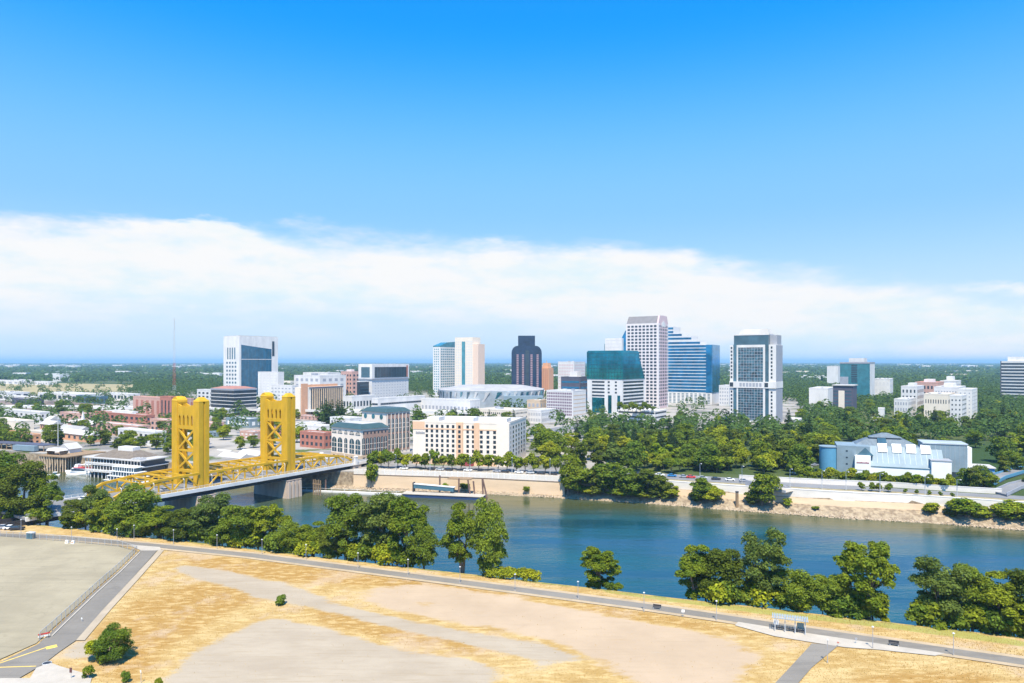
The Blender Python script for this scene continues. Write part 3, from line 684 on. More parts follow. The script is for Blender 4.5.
# kiosk roofs etc come later
# dark open ramp with parapet walls (px 785-815, y 470-490)
rp = thing('river_ramp', 'pale concrete ramp with dark inner side walls left of the blue drum building', 'ramp', (*gp(790, 492), G), -R(-38))
MB().prism_x([(0, 0), (20, 0), (20, 2.2), (0, .2)], -3.4, 3.4).build('ramp_slab', M_conc, rp)
for x in (-3.9, 3.4):
    MB().prism_x([(0, 0), (20, 0), (20, 3.2), (0, 1.1)], x, x+.5).build('ramp_wall', M_grey, rp)

# ------------------------------------------------------------------ towers of the skyline
def crown_box(o, x0, x1, y0, y1, z0, z1, m, name): return MB().box(x0, x1, y0, y1, z0, z1).build(name, m, o)
# 1 white and pink granite tower with gabled crown
o, W, L = site('office_tower', 'tallest tower, white granite with punched windows and a grey gabled crown', 'skyscraper', 626, 658.5, 669, 850, Lmax=34)
h = hz(323, 850); hc = hz(314.5, 850); M_crown = mat('lead_roof', (.19, .18, .18), .7, var=.15)
MB().box(-W, 0, 0, L, -1, h).build('wall', mat('rose_white_granite', (0.72, 0.65, 0.62), .7, var=.06), o)
MB().box(-.3, .12, .15*L, .85*L, -1, h+2).build('side_facing', M_pink, o)
MB().prism_x([(.4, h), (L-.4, h), (L*.78, hc-1), (L*.22, hc-1)], -W+.6, -2).build('roof', M_crown, o)
MB().prism_x([(0, h), (L, h), (L*.86, hc-1), (L*.5, hc-.4), (L*.14, hc-1)], -2.2, .05).build('gable', M_pink, o)
MB().prism_x([(L*.3, h-4), (L*.7, h-4), (L*.7, h), (L*.5, h+3.5), (L*.3, h)], -.1, .3).build('gable_panel', M_white, o)
grid(o, 'front', -W*.97, -W*.04, 8, h*.02, h*.985, 25, .66, .60, M_gdark)
grid(o, 'right', L*.05, L*.95, 5, h*.02, h*.985, 25, .55, .60, M_gdark, off=.12)
# 2 blue and white striped stepped tower
o, W, L = site('office_tower', 'blue and white striped tower stepping down in terraces beside the tallest tower', 'skyscraper', 664, 712, 719.5, 930, a=30, Lmax=50)
hb = hz(393, 930); h0 = hz(344.5, 930)
MB().box(-W, 0, 0, L, -1, hb).build('base_block', M_white, o)
grid(o, 'front', -W, -W*.02, 11, hb*.05, hb*.95, 7, .55, .5, M_ggrey)
MB().box(-W, -.1, .1, L, hb, h0).build('wall', M_white, o)
MB().box(-.09, .5, .3, L-.3, hb+.2, h0-.2).build('glass_side', M_gblue, o)
MB().box(-W*.12, -.12, -.3, .3, hb+.2, h0-.2).build('glass_corner', M_gblue, o)
prev = h0
for fr, py in ((.24, 340.5), (.42, 335.5), (.62, 333), (.80, 325.5)):
    z = hz(py, 930); MB().box(-W, -W*fr, .1, L*.8, prev, z).build('terrace_block', M_pale, o)
    n = max(1, round((z-prev)/5)); 
    for j in range(n):
        zz = prev+(j+.5)*(z-prev)/n
        me_ = MB().box(-W+.2, -W*fr-.2, -.02, .3, zz-1.4, zz+1.4); me_.build('window_band', M_gblue, o)
    prev = z
nb = 15
for j in range(nb):
    zz = hb+(j+.5)*(h0-hb)/nb; hh = (h0-hb)/nb*.37
    MB().box(-W+.2, -W*.12-.02, -.05, .3, zz-hh, zz+hh).build('window_band', M_gblue, o)
# 2b white slab with a blue glass wedge behind
o, W, L = site('office_tower', 'plain white slab tower with a sloping blue glass wedge behind the teal building', 'skyscraper', 605, 622, 628, 1000, Lmax=30)
h = hz(338, 1000); MB().box(-W, -W*.02, 0, L, -1, h).build('wall', M_white, o)
for j in range(9): MB().box(-W+1, -W*.05, -.08, .2, h-4-j*5, h-2.8-j*5).build('window_band', M_pale, o)
MB().prism_y([(-W*.25, h*.5), (8, h*.5), (8, hz(327, 1000)), (2, hz(331, 1000)), (-W*.25, h-6)], L*.3, L*.3+14).build('glass_wedge', M_gblue, o)
MB().box(-W-3, -W, L*.2, L*.8, -1, h-8).build('glass_side', M_gteal2, o)
# 3 teal glass building over white frame
o, W, L = site('office_tower', 'teal mirrored glass block above white striped lower storeys with chamfered right edge', 'office building', 587.3, 622.4, 645, 760, a=38, Lmax=55)
h = hz(351.3, 760); hg = hz(379.5, 760); y1 = L
MB().prism_x([(0, -1), (L, -1), (L, h*.55), (L*.97, hg), (0, hg)], -W, -.02).build('wall', M_white, o)
MB().prism_x([(-.4, hg), (L*.98, hg), (L*.72, h-6), (L*.72, h), (-.4, h)], -W-.4, .4).build('glass_crown', M_gteal, o)
for zz in np.linspace(hg+3.5, h-2, 7): MB().box(-W-.48, -.1, -.50, .2, zz-.14, zz+.14).build('mullion', M_gdark, o)
for u in np.linspace(.04, .96, 12): MB().box(-W*u-.12, -W*u+.12, -.52, .2, hg, h).build('mullion', M_gdark, o)
for zz in np.linspace(hg+3.5, h-2, 7): MB().box(-.1, .5, 0, L*(.97-.24*(zz-hg)/(h-hg)), zz-.14, zz+.14).build('mullion', M_gdark, o)
MB().box(-W+.3, -.3, .2, L*.7, h, h+1.0).build('parapet', M_gteal, o)
for k in range(5):
    zz = hg-3.2-k*3.9
    MB().box(-W*.86, -W*.50, -.06, .4, zz-1.0, zz+1.0).build('window_band', M_gdark, o)
    if k < 4:
        for u in (.38, .18): MB().box(-W*u-1.3, -W*u+1.3, -.06, .4, zz-1.0, zz+1.0).build('window', M_gdark, o)
for k in range(9):
    zz = hg-3.2-k*3.9
    if zz > 2: MB().box(-.3, .06, L*.04, L*.93, zz-1.1, zz+1.1).build('window_band', M_gdark, o)
MB().box(-W*.86, -W*.50, -.1, .4, 0, hg-21).build('glass_bay', M_gteal, o)
MB().box(-W*.40, -W*.30, -.1, .4, 0, hg-18).build('glass_bay', M_gteal, o)
MB().box(-W*.14, -W*.06, -.1, .4, 0, hg-18).build('glass_bay', M_gteal, o)
# 3b terraced garage
o, W, L = site('terrace_block', 'low white terraced block with dark slots and roof planting beside the teal building', 'building', 618, 655, 668, 640, Lmax=30)
h = hz(411, 640); MB().box(-W, 0, 0, L, -1, h).build('wall', M_white, o)
for k in range(3): MB().box(-W+.5, -.5, -.08, .3, h-3-k*4.2, h-1.4-k*4.2).build('window_band', M_gdark, o); MB().box(-.3, .08, .5, L-.5, h-3-k*4.2, h-1.4-k*4.2).build('window_band', M_gdark, o)
MB().box(-W-8, -W, 2, L, -1, h-4).build('terrace', M_white, o)
TERR = (o, W, L, h)
# 4 white and glass tower
o, W, L = site('office_tower', 'white framed tower with two tall glass panels and grey right side', 'skyscraper', 730, 776, 782.5, 640, a=34, Lmax=34)
h = hz(344.5, 640); ha = hz(333.6, 640); hk = hz(328.3, 640); hm0, hm1 = hz(388.5, 640), hz(382, 640)
def U(px): return -W*(776-px)/46.0
MB().box(-W, 0, 0, L, -1, h).build('wall', M_white, o)
MB().box(-.3, .15, .3, L-.2, -1, h-.4).build('side_wall', M_grey, o)
MB().box(U(734), U(768.5), .15, L*.8, h, ha).build('attic', M_ggrey, o)
MB().box(U(734)-.3, U(768.5)+.3, -.1, L*.8+.3, ha-1.0, ha).build('cornice', M_white, o)
MB().box(U(768.5), -.5, L*.25, L*.9, h, ha-1).build('stair_block', M_grey, o)
MB().frus(U(738), U(769), L*.08, L*.75, ha, hk, 2.5).build('roof', M_rooflight, o)
MB().box(U(733.5), U(737), -.14, .3, 2, h+.5).build('glass_strip', M_ggrey, o)
MB().box(U(765.5), U(769), -.14, .3, 2, h+.5).build('glass_strip', M_ggrey, o)
M_gsp = glass('spandrel_glass', (0.04, 0.10, 0.13), .15, var=.9, scale=.35)
MB().box(U(738.5), U(763.5), -.5, .3, 3, hm0).build('glass_panel', M_gsp, o)
MB().box(U(738.5), U(763.5), -.5, .3, hm1, h-2.5).build('glass_panel', M_gsp, o)
MB().box(U(737), U(738.5), -.7, .3, 0, h).box(U(763.5), U(765.5), -.7, .3, 0, h).box(U(738.5), U(763.5), -.7, .3, h-2.5, h).build('glass_surround', M_white, o)
MB().box(-W-.4, .4, -1.0, L+.4, hm0, hm1).build('belt_course', M_white, o)
me_ = MB()
for i in range(7): MB().box(U(740+i*3.3), U(742.3+i*3.3), -1.06, 0, hm0+1.3, hm1-1.3).build('belt_window', M_grey, o)
for px in (732, 767): MB().box(U(px-2), U(px+1.6), -1.07, 0, hm0+1.0, hm1-1.0).build('belt_window', M_gdark, o)
rows = 20
for j in range(rows):
    for px in (731.6, 771.8):
        zz = 3+(j+.5)*(h-4)/rows
        if hm0-2 < zz < hm1+2: continue
        link('window', pane_mesh(1.5, 2.0, M_gdark), o, (U(px), -.05, zz), 0)
for i in range(1, 9):
    for z0, z1 in ((hm1, h-2.5), (3, hm0)): MB().box(U(738.5+25*i/9)-.12, U(738.5+25*i/9)+.12, -.58, -.3, z0, z1).build('mullion', M_grey, o)
for q, (px0, px1, z0, z1) in enumerate(((738.5, 763.5, hm1, h-2.5), (738.5, 763.5, 3, hm0))):
    for j in range(12):
        zz = z0+(j+.5)*(z1-z0)/12
        MB().box(U(px0), U(px1), -.56, -.3, zz-.16, zz+.16).build('mullion', M_grey, o)
        for i in range(3):
            if random.random() < .45: 
                c = random.uniform(px0+2, px1-3); MB().box(U(c), U(c+random.uniform(1.5, 4)), -.55, -.3, zz+.4, zz+1.9).build('open_pane', M_gdark, o)
# 5 courthouse
o, W, L = site('courthouse', 'tall white block at the left with a broad dark blue glass wall facing right', 'skyscraper', 223.5, 239.5, 278, 1100, Lmax=80)
h = hz(336, 1100); MB().box(-W, 0, 0, L, -1, h).build('wall', M_white, o)
MB().prism_x([(3, 4), (L*.82, 4), (L*.82, h*.80), (L*.78, h*.80), (3, h*.86)], -.5, .35).build('glass_wall', glass('court_glass', (0.02, 0.125, 0.21), .1), o)
for i in range(9): MB().box(.0, .6, 3+i*L*.79/9, 3.5+i*L*.79/9, 4, h*.80).build('mullion', M_ggrey, o)
MB().box(.0, .7, 3, L*.82, h*.62, h*.63).build('mullion', M_pale, o)
MB().box(-.5, .3, L*.84, L*.90, h*.68, h*.93).build('dark_slot', M_gdark, o)
grid(o, 'front', -W*.86, -W*.16, 4, h*.02, h*.60, 9, .55, .5, M_ggrey)
grid(o, 'front', -W*.80, -W*.22, 4, h*.62, h*.82, 1, .5, .95, M_ggrey)
MB().box(-W+1, -1, 1, L-1, h, h+1).build('roof', M_rooflight, o)
plain('office_block', 'blank white block in front of the courthouse glass wall', 'office building', 258, 278, 284, 1000, 372.5, M_white, win=M_pale, rows=9, cols=5, wh=.3, wf=.6)
plain('office_block', 'white wing with small dark windows behind the far golden tower top', 'office building', 270, 292, 298, 900, 386, M_white, win=M_grey, rows=5, cols=6, wh=.3)
# 6 dark glass block with red hipped roof
o, W, L = site('office_block', 'dark glass low block under a red hipped roof behind the golden towers', 'office building', 211, 234, 256.5, 740, Lmax=45)
h = hz(390, 740); MB().box(-W, 0, 0, L, -1, h).build('wall', M_gdark, o)
nfl = 7
for k in range(nfl):
    zz = h*(k+.9)/nfl; MB().box(-W-.25, .25, -.25, L+.25, zz-.35, zz+.35).build('floor_band', M_pale, o)
MB().box(-W-.5, .5, -.5, L+.5, h, h+1.2).build('cornice', M_grey, o)
MB().frus(-W-.3, .3, -.3, L+.3, h+1.2, hz(387, 740)+.2, 9).build('roof', mat('faded_red_roof', (.36, .17, .13), .85, var=.2), o)
plain('office_block', 'pale low wing left of the red roofed dark glass block', 'office building', 197, 214, 222, 800, 390.5, M_pale, win=M_gdark, rows=5, cols=4)
# 7 finned tan block
o, W, L = site('office_block', 'tan block with vertical fins and an orange end pier', 'office building', 295, 300, 343, 730, a=28, Lmax=70)
h = hz(387.5, 730); MB().box(-W, 0, 0, L, -1, h).build('wall', M_cream, o)
MB().box(-.2, .6, 1.5, L*.16, -1, h+4).build('end_pier', M_orange, o)
MB().box(-W*.8, -2, L*.15, L*.9, h, h+2.5).build('roof', M_orange, o)
for i in range(15):
    y = L*.24+i*L*.75/15; MB().box(-.3, .25, y, y+L*.022, 2, h-2.2).build('window_strip', M_gdark, o)
    MB().box(0, .7, y+L*.03, y+L*.042, 0, h-2).build('fin', M_tan, o)
MB().box(-.2, .5, L*.2, L, h-1.6, h-.3).build('top_band', M_dgrey, o)
plain('office_block', 'stepped white block with dark window strips behind the finned tan block', 'office building', 294, 320, 346, 1000, 376, M_white, win=M_grey, rows=4, cols=5, Lmax=60)
plain('office_block', 'long white upper block left of the pinkish brick tower', 'office building', 303, 328, 340, 1150, 373, M_white, win=M_gdark, rows=3, cols=4)
plain('hotel_block', 'pinkish old brick tower with pale trim left of the glass topped block', 'building', 341, 352, 360, 1050, 372, M_brick2, M_roofred, win=M_gdark, rows=6, cols=4, penthouse=4)
# 9 glass topped white block
o, W, L = site('hotel_block', 'white block with a broad framed glass top storey and blank pale lower wall', 'building', 359, 372, 408.5, 880, a=30, Lmax=90)
h = hz(364, 880); hm = hz(379, 880)
MB().box(-W, 0, 0, L, -1, hm-.8).build('wall', M_pale, o)
MB().box(-W-1, 1, -1, L+1, hm-.8, hm+.6).build('overhang', M_grey, o)
MB().box(-W-.5, .5, -.5, L+.5, hm+.6, h).build('upper_storeys', M_white, o)
MB().box(.1, .75, L*.06, L*.93, hm+1.5, h-4).build('glass_wall', M_gdark, o)
for i in range(12): MB().box(.2, .85, L*.06+i*L*.87/12, L*.06+i*L*.87/12+.3, hm+1.5, h-4).build('mullion', M_ggrey, o)
MB().box(.1, .8, L*.93, L*.97, hm+1.5, h-2).build('end_panel', M_brick, o)
MB().box(-W*.8, -W*.15, -.75, 0, hm+2, h-4).build('front_glass', M_ggrey, o)
grid(o, 'right', L*.05, L*.95, 12, 4, hm-3, 8, .3, .25, M_grey)
o, W, L = site('glass_block', 'dark blue glass cube left of the framed white block', 'office building', 357, 360, 369, 860, Lmax=30)
h = hz(382, 860); MB().box(-W, 0, 0, L, -1, h).build('glass_body', M_gdark, o); MB().box(-W-.2, .2, -.2, L+.2, h, h+1).build('parapet', M_pale, o)
for k in range(5): MB().box(-.1, .12, .2, L-.2, h*(.35+.13*k), h*(.35+.13*k)+.4).build('floor_band', M_ggrey, o)
plain('podium', 'pale curved podium with dark openings under the glass cube', 'building', 343, 352, 376, 800, 397, M_white, M_rooflight, win=M_gdark, rows=1, cols=3, wh=.4, Lmax=60)
plain('podium', 'long white podium with a dark upper slot right of the finned tan block', 'building', 372, 378, 425, 700, 399, M_white, M_rooflight, win=M_gdark, rows=2, cols=2, wh=.22, wf=.96, Lmax=90)
# 12 pair of hotel towers
o, W, L = site('hotel_tower', 'white tower with a sloped green glass top beside a cream twin', 'skyscraper', 433, 440, 457, 1150, Lmax=60)
h = hz(347, 1150); MB().box(-W, 0, 0, L, -1, h).build('wall', M_white, o)
MB().prism_x([(0, h), (L, h), (L, hz(341, 1150)), (L*.45, hz(342, 1150)), (0, h+2)], -W, 0).build('roof', M_gteal2, o)
grid(o, 'right', L*.04, L*.98, 8, 6, h*.98, 18, .6, .55, M_gteal2); grid(o, 'front', -W*.9, -W*.1, 3, 6, h*.98, 18, .5, .5, M_gteal2)
o, W, L = site('hotel_tower', 'cream and orange tower with a green glass strip up its middle', 'skyscraper', 455, 478, 485.5, 1120, Lmax=50)
h = hz(337, 1120); h2 = hz(344, 1120)
MB().box(-W, -W*.22, 0, L, -1, h).build('wall', M_cream, o); MB().box(-W*.22, 0, .5, L*.9, -1, h2).build('side_wing', mat('peach_render', (0.74, 0.55, 0.42), .8, var=.05), o)
MB().box(-W*.70, -W*.55, -.2, .4, 6, h*.93).build('glass_strip', M_gteal2, o)
grid(o, 'front', -W*.52, -W*.24, 4, 6, h*.95, 20, .5, .5, M_pale); grid(o, 'front', -W*.97, -W*.72, 3, 6, h*.95, 20, .5, .5, M_pale)
# 13 dark arched tower
Y = 1150; xa, xb = xat(511.5, Y), xat(541.8, Y); Wd = xb-xa
o = thing('office_tower', 'dark blue glass tower with rounded shoulders, pink stripes and a square crown', 'skyscraper', (xa, Y, G), 0); FOOT.append((xb, Y, 1, 0, Wd, 40))
h = hz(347, Y); r = Wd*.2; hs = h
prof = [(0, -1), (Wd, -1), (Wd, hs-r)] + [(Wd-r+r*math.cos(t), hs-r+r*1.2*math.sin(t)) for t in np.linspace(0, math.pi/2, 7)[1:]] + [(r-r*math.sin(t), hs-r+r*1.2*math.cos(t)) for t in np.linspace(0, math.pi/2, 7)[:-1]] + [(0, hs-r)]
MB().prism_y(prof, 0, 40).build('glass_body', glass('navy_glass', (0.010, 0.022, 0.050), .1, var=.5, scale=.08), o)
MB().box(Wd*.22, Wd*.78, 6, 34, hs, hz(335.5, Y)).build('crown', MATS['navy_glass'], o)
M_pstripe = mat('pink_stripe', (0.33, 0.22, 0.24), .6)
nst = 22
for u in (.20, .38, .66, .86):
    for j in range(nst):
        zz = 6+j*(h*.86-6)/nst; MB().box(Wd*u-1.7, Wd*u+1.7, -.25, .2, zz, zz+2.1).build('pink_panel', M_pstripe, o)
MB().box(Wd*.46, Wd*.58, -.3, .2, 4, h*.93).build('dark_centre_bay', M_gdark, o)
MB().box(-2, Wd+2, -3, 42, -1, 7).build('plinth', M_brick, o)
# 14 orange deco tower
o, W, L = site('deco_tower', 'small orange stone tower with a stepped top beside the dark arched tower', 'building', 540, 549, 553.5, 1200, Lmax=25)
h = hz(368, 1200); MB().box(-W, 0, 0, L, -1, h).build('wall', M_orange, o); MB().frus(-W*.85, -W*.15, L*.15, L*.85, h, hz(363, 1200), 1.2).build('stepped_top', M_orange, o); MB().cyl(-W*.5, L*.5, 1.4, hz(363, 1200), hz(360, 1200), 8, .4).build('finial', M_grey, o)
grid(o, 'front', -W*.9, -W*.1, 4, 6, h*.96, 12, .4, .5, M_brick)
# 15 arena
Y = 830; xa, xb = xat(433, Y), xat(547, Y); wd = xb-xa
o = thing('arena', 'broad silver arena with slanted metal panels and a low grey roof', 'arena', ((xa+xb)/2, Y+70, G), 0); FOOT.append((xb, Y, 1, 0, wd, 140))
def ell(a, b, n=48, p=2.6):
    out = []
    for i in range(n):
        t = 2*math.pi*i/n; c, s_ = math.cos(t), math.sin(t)
        out.append((a*math.copysign(abs(c)**(2/p), c), b*math.copysign(abs(s_)**(2/p), s_)))
    return out
hA = hz(391, Y)
ea, eb = ell(wd/2-3, 68), ell(wd/2, 72)
m = MB(); n = 48; m.v = [(x, y, -1) for x, y in ea] + [(x, y, hA) for x, y in eb]; m.f = [(i, (i+1) % n, n+(i+1) % n, n+i) for i in range(n)]; m.build('wall', M_silver, o)
m = MB(); e1, e2 = ell(wd/2-.5, 71.5), ell(wd/2*.62, 40); m.v = [(x, y, hA) for x, y in e1] + [(x, y, hA+4.5) for x, y in e2]; m.f = [(i, (i+1) % n, n+(i+1) % n, n+i) for i in range(n)] + [tuple(range(n, 2*n))]; m.build('roof', M_roofgrey, o)
for i in range(n):
    x0, y0 = eb[i]; x1, y1 = eb[(i+1) % n]
    if (y0+y1)/2 < 20:
        z0 = 6+ (i*7 % 5); cxm = .985
        sub = MB(); q = 1.012
        ax, ay = ea[i]; bx, by = ea[(i+1) % n]
        sub.hexa([(ax*q, ay*q, z0), (bx*q*.3+ax*q*.7, by*q*.3+ay*q*.7, z0), (bx*.3+ax*.7, by*.3+ay*.7, z0), (ax, ay, z0), (x1*q, y1*q, hA-1.5), (x0*q*.35+x1*q*.65, y0*q*.35+y1*q*.65, hA-1.5), (x0*.35+x1*.65, y0*.35+y1*.65, hA-1.5), (x1, y1, hA-1.5)])
        sub.build('slanted_panel', M_gteal2 if i % 4 == 0 else M_ggrey if i % 3 == 0 else M_white, o)
MB().box(-wd*.45, -wd*.1, -78, -64, -1, hA*.55).build('entrance_block', M_white, o); MB().box(wd*.12, wd*.46, -82, -66, -1, hA*.75).build('side_pavilion', M_lightblue, o)
# 16-18 office boxes right of the arena
o, W, L, h = plain('office_block', 'mauve gridded office box with a pale stone right side, left of the teal building', 'office building', 546.5, 573, 586, 700, 391.5, M_pale, M_rooflight)
grid(o, 'front', -W*.98, -W*.04, 14, h*.08, h*.97, 8, .72, .68, mat('mauve_panel', (.17, .11, .15), .5))
for k in range(6): MB().box(-.2, .06, 1, L-1, h*(.1+.145*k), h*(.1+.145*k)+.8).build('floor_band', M_tan, o)
plain('office_block', 'dark navy office box with a white penthouse behind the mauve gridded box', 'office building', 561, 580, 590, 820, 377.5, M_dgrey, win=M_gblue, rows=5, cols=1, wf=.96, wh=.3, penthouse=7)
plain('office_block', 'white gridded block behind the navy box', 'office building', 558, 574, 588, 1250, 362, M_white, win=M_pink, rows=9, cols=9, wf=.6, wh=.55)
plain('office_block', 'white low hall in the trees left of the mauve gridded box', 'building', 527, 541, 556, 640, 411, M_white, M_rooflight, win=M_grey, rows=2, cols=8)
plain('office_block', 'long pale low block with a row of small dark windows behind the cream hotel roof', 'building', 478, 512, 528, 620, 411, M_cream, M_rooflight, win=M_gdark, rows=3, cols=16, wf=.5, wh=.4, Lmax=30)
plain('office_block', 'white long flat hall in front of the silver arena', 'building', 416, 470, 480, 720, 401, M_pale, M_roofgrey, win=M_grey, rows=1, cols=14, wf=.5, wh=.25, Lmax=40)
plain('office_block', 'small tan block right of the arena pavilion', 'building', 527, 540, 548, 720, 401, M_tan, M_rooflight, win=M_grey, rows=2, cols=3)
# 19 blue green glass tower
o, W, L = site('office_tower', 'blue green glass slab with a white right edge and white rooftop plant', 'skyscraper', 840, 870, 875.3, 960, a=36, Lmax=40)
h = hz(362, 960); MB().box(-W, 0, 0, L, -1, h).build('glass_body', glass('sea_glass', (0.04, 0.17, 0.20), .12, var=.3), o)
MB().box(-.2, .3, 0, L, -1, h-2).build('side_wall', M_white, o); MB().box(-W-.4, .5, -.4, L, h-2.2, h).build('cornice', M_grey, o)
MB().box(-W*.72, -W*.2, 5, L*.7, h, hz(358, 960)).build('penthouse', M_white, o); MB().box(-W, -W*.72, -.3, .2, 4, hz(377, 960)).build('corner_wall', M_grey, o)
for k in range(10): MB().box(-W*.62, -W*.42, -.12, .2, h*.5+k*h*.045, h*.5+k*h*.045+1.6).build('window_band', M_gdark, o)
# 20 small dark tower
o, W, L = site('office_tower', 'small dark banded tower with a cream stair strip in the trees', 'office building', 833, 853, 858.5, 700, a=36, Lmax=22)
h = hz(386, 700); MB().box(-W, 0, 0, L, -1, h).build('wall', M_dgrey, o); MB().box(-W*.72, -W*.42, -.5, .3, -1, h-5).build('stair_strip', M_cream, o)
for k in range(8):
    for u0, u1 in ((-W*.99, -W*.73), (-W*.41, -W*.08)): MB().box(u0, u1, -.12, .2, h*(.08+.105*k), h*(.08+.105*k)+1.1).build('window_band', M_ggrey, o)
MB().box(-W-1, 1, -1, L+1, h, h+1).build('roof', M_rooflight, o)
# 23 striped tower at the right edge
o, W, L = site('office_tower', 'white banded tower with dark window stripes at the right edge of the view', 'skyscraper', 1000.5, 1036, 1042, 930, a=40, Lmax=40)
h = hz(361, 930); MB().box(-W, 0, 0, L, -1, h).build('wall', M_pale, o)
for k in range(12): MB().box(-W+.3, -.3, -.15, .3, h*.10+k*h*.074, h*.10+k*h*.074+2.5).build('window_band', M_gdark, o)
MB().box(-W*.8, -2, 4, L*.8, h, h+6).build('penthouse', M_white, o); MB().box(-W-.1, -W+1, -.5, L, -1, h).build('edge_pier', M_dgrey, o)
# ------------------------------------------------------------------ mid distance buildings
# 11 cream hotel
o, W, L = site('hotel', 'cream eight storey hotel with orange bays facing the river wall', 'hotel', 413, 508, 526, 378, a=14, Lmax=60)
h = hz(424, 378); M_ho = mat('apricot_render', (0.72, 0.47, 0.30), .85, var=.05); M_hw = mat('hotel_render', (0.78, 0.68, 0.57), .85, var=.05)
def H(px): return -W*(508-px)/95.0
MB().box(-W, 0, 0, L, -1, h).build('wall', M_hw, o)
MB().box(H(457.5), H(464), -1.0, 2, -1, h+.4).build('orange_bay', M_ho, o)
MB().box(H(475), H(480), -.6, 2, -1, h+.2).build('orange_bay', M_ho, o)
MB().box(H(497), H(509.2), -.5, 3, -1, h+.3).build('corner_bay', M_hw, o)
MB().box(-W-.15, H(425), -.15, 1, h-4.2, h+.35).build('orange_band', M_ho, o)
MB().box(H(425), H(497), -.12, 1, h-4.0, h-3.3).build('orange_band', M_ho, o)
MB().box(-W-.2, .2, -.3, .8, -1, 3.6).build('base_course', M_ho, o)
MB().box(-W+.5, -.5, .5, L-.5, h, h+.2).build('roof', M_rooflight, o)
m = MB().box(-W-.1, .1, -.1, .4, h-.3, h+.9).box(-.3, .12, .4, L, h-.3, h+.9); m.build('parapet', M_hw, o)
for px0, px1 in ((425, 437), (444, 472), (508-10, 508-3)): MB().box(H(px0), H(px1), 4, 14, h+.2, h+2.6).build('penthouse', M_white, o)
m = MB(); cx0, cx1 = H(425), H(438); m.prism_y([(cx0+(cx1-cx0)*i/10, h+.9+2.2*math.sin(math.pi*i/10)) for i in range(11)], -.1, .5); m.build('curved_gable', M_hw, o)
for px in (427.3, 432.5, 437.7, 443, 448.5, 454): 
    for k in range(7): link('window', pane_mesh(1.45, 1.7, M_gdark), o, (H(px), 0, 5.2+k*2.72)) ; COUNT[o.name] = COUNT.get(o.name, 0)+1
for px in (460.8, 468.5, 474): 
    for k in range(7): link('window', pane_mesh(1.45, 1.7, M_gdark), o, (H(px), -1.0 if px < 464 else 0, 5.2+k*2.72)); COUNT[o.name] += 1
for px in (482, 488.5, 495): 
    for k in range(6): link('window', pane_mesh(1.6, 1.7, M_gdark), o, (H(px), 0, 5.2+k*2.72)); COUNT[o.name] += 1
grid(o, 'right', 2, L-2, 6, 3.6, h-1.5, 7, .35, .55, M_gdark)
sg = MB(); 
for i in range(9): sg.box(H(416)+i*.62, H(416)+i*.62+.42, -.3, .05, h-6.4, h-5.5+.2*(i % 3 == 0))
sg.build('sign_lettering', M_grey, o)
MB().prism_y([(H(463), 0), (H(475), 0), (H(475), 3.5), (H(469), 4.6), (H(463), 3.5)], -3.2, -.3).build('entrance_awning', mat('maroon_canvas', (.30, .06, .07), .8), o)
# 10 arched office with green roof
o, W, L = site('arcaded_office', 'cream and brown office with tall arched windows and green metal roofs', 'office building', 331.5, 361, 388, 392, a=40, Lmax=40)
M_brn = mat('brown_stone', (0.34, 0.22, 0.17), .85, var=.1); h = hz(429.5, 392)
MB().box(-W, 0, 0, L, -1, h).build('wall', M_hw, o)
MB().box(-W-.2, .25, -.25, L, -1, 4.2).build('base_course', M_tan, o)
MB().box(-.3, .12, 1.5, L, 4.2, h-1.2).build('brown_facing', M_brn, o)
MB().frus(-W-.6, .8, -.8, L+.5, h+.05, h+2.6, 3.2).build('roof', M_roofg, o); MB().box(-W+4, -4, 4, L-4, h+2.4, h+2.7).build('roof_deck', M_rooflight, o)
def arch(par, face, u, z0, wd, ht, m=M_gteal2, off=0):
    r = wd/2; pts = [(-r, 0), (r, 0), (r, ht-r)] + [(r*math.cos(t), ht-r+r*math.sin(t)) for t in np.linspace(0, math.pi, 9)[1:-1]] + [(-r, ht-r)]
    w_ = MB().prism_y(pts, -.12, .13).build('arched_window', m, par)
    w_.location = (u, -off, z0) if face == 'front' else (off, u, z0); w_.rotation_euler = (0, 0, 0 if face == 'front' else R(90))
    for q in (.3, .62): MB().box(-r, r, -.16, .2, ht*q-.14, ht*q+.14).build('transom', M_hw, w_)
    MB().box(-.1, .1, -.16, .2, .1, ht-.3).build('mullion', M_hw, w_)
M_arch = glass('arch_glass', (0.02, 0.06, 0.08))
for i in range(5):
    u = -W*(.9-.2*i); wd = W*.155 if i != 2 else W*.10
    arch(o, 'front', u, 4.8, wd, 8.6, M_arch)
    arch(o, 'front', u, h-3.6, wd, 2.2, M_arch)
for i in range(7):
    u = L*(.09+.135*i); arch(o, 'right', u, 4.6, L*.098, 9.6, M_arch, .12)
    link('window', pane_mesh(1.0, 1.3, M_gdark), o, (.12, u, h-2.4), R(90))
for i in range(6): link('window', pane_mesh(1.6, 2.2, M_gdark), o, (-W*(.9-.15*i), -.25, 1.8))
for i in range(6): link('window', pane_mesh(1.8, 2.4, M_gdark), o, (.25, L*(.1+.15*i), 1.8), R(90))
o2, W2, L2 = site('arcaded_office', 'taller rear block of the arcaded office with pilasters under a green roof', 'office building', 362, 386, 410, 425, a=40, Lmax=40)
h2 = hz(412.5, 425); MB().box(-W2, 0, 0, L2, -1, h2).build('wall', M_hw, o2)
MB().box(-.3, .12, .5, L2-.5, 2, h2-1).build('brown_facing', M_brn, o2)
MB().frus(-W2-.6, .8, -.8, L2+.5, h2, h2+2.3, 3).build('roof', M_roofg, o2)
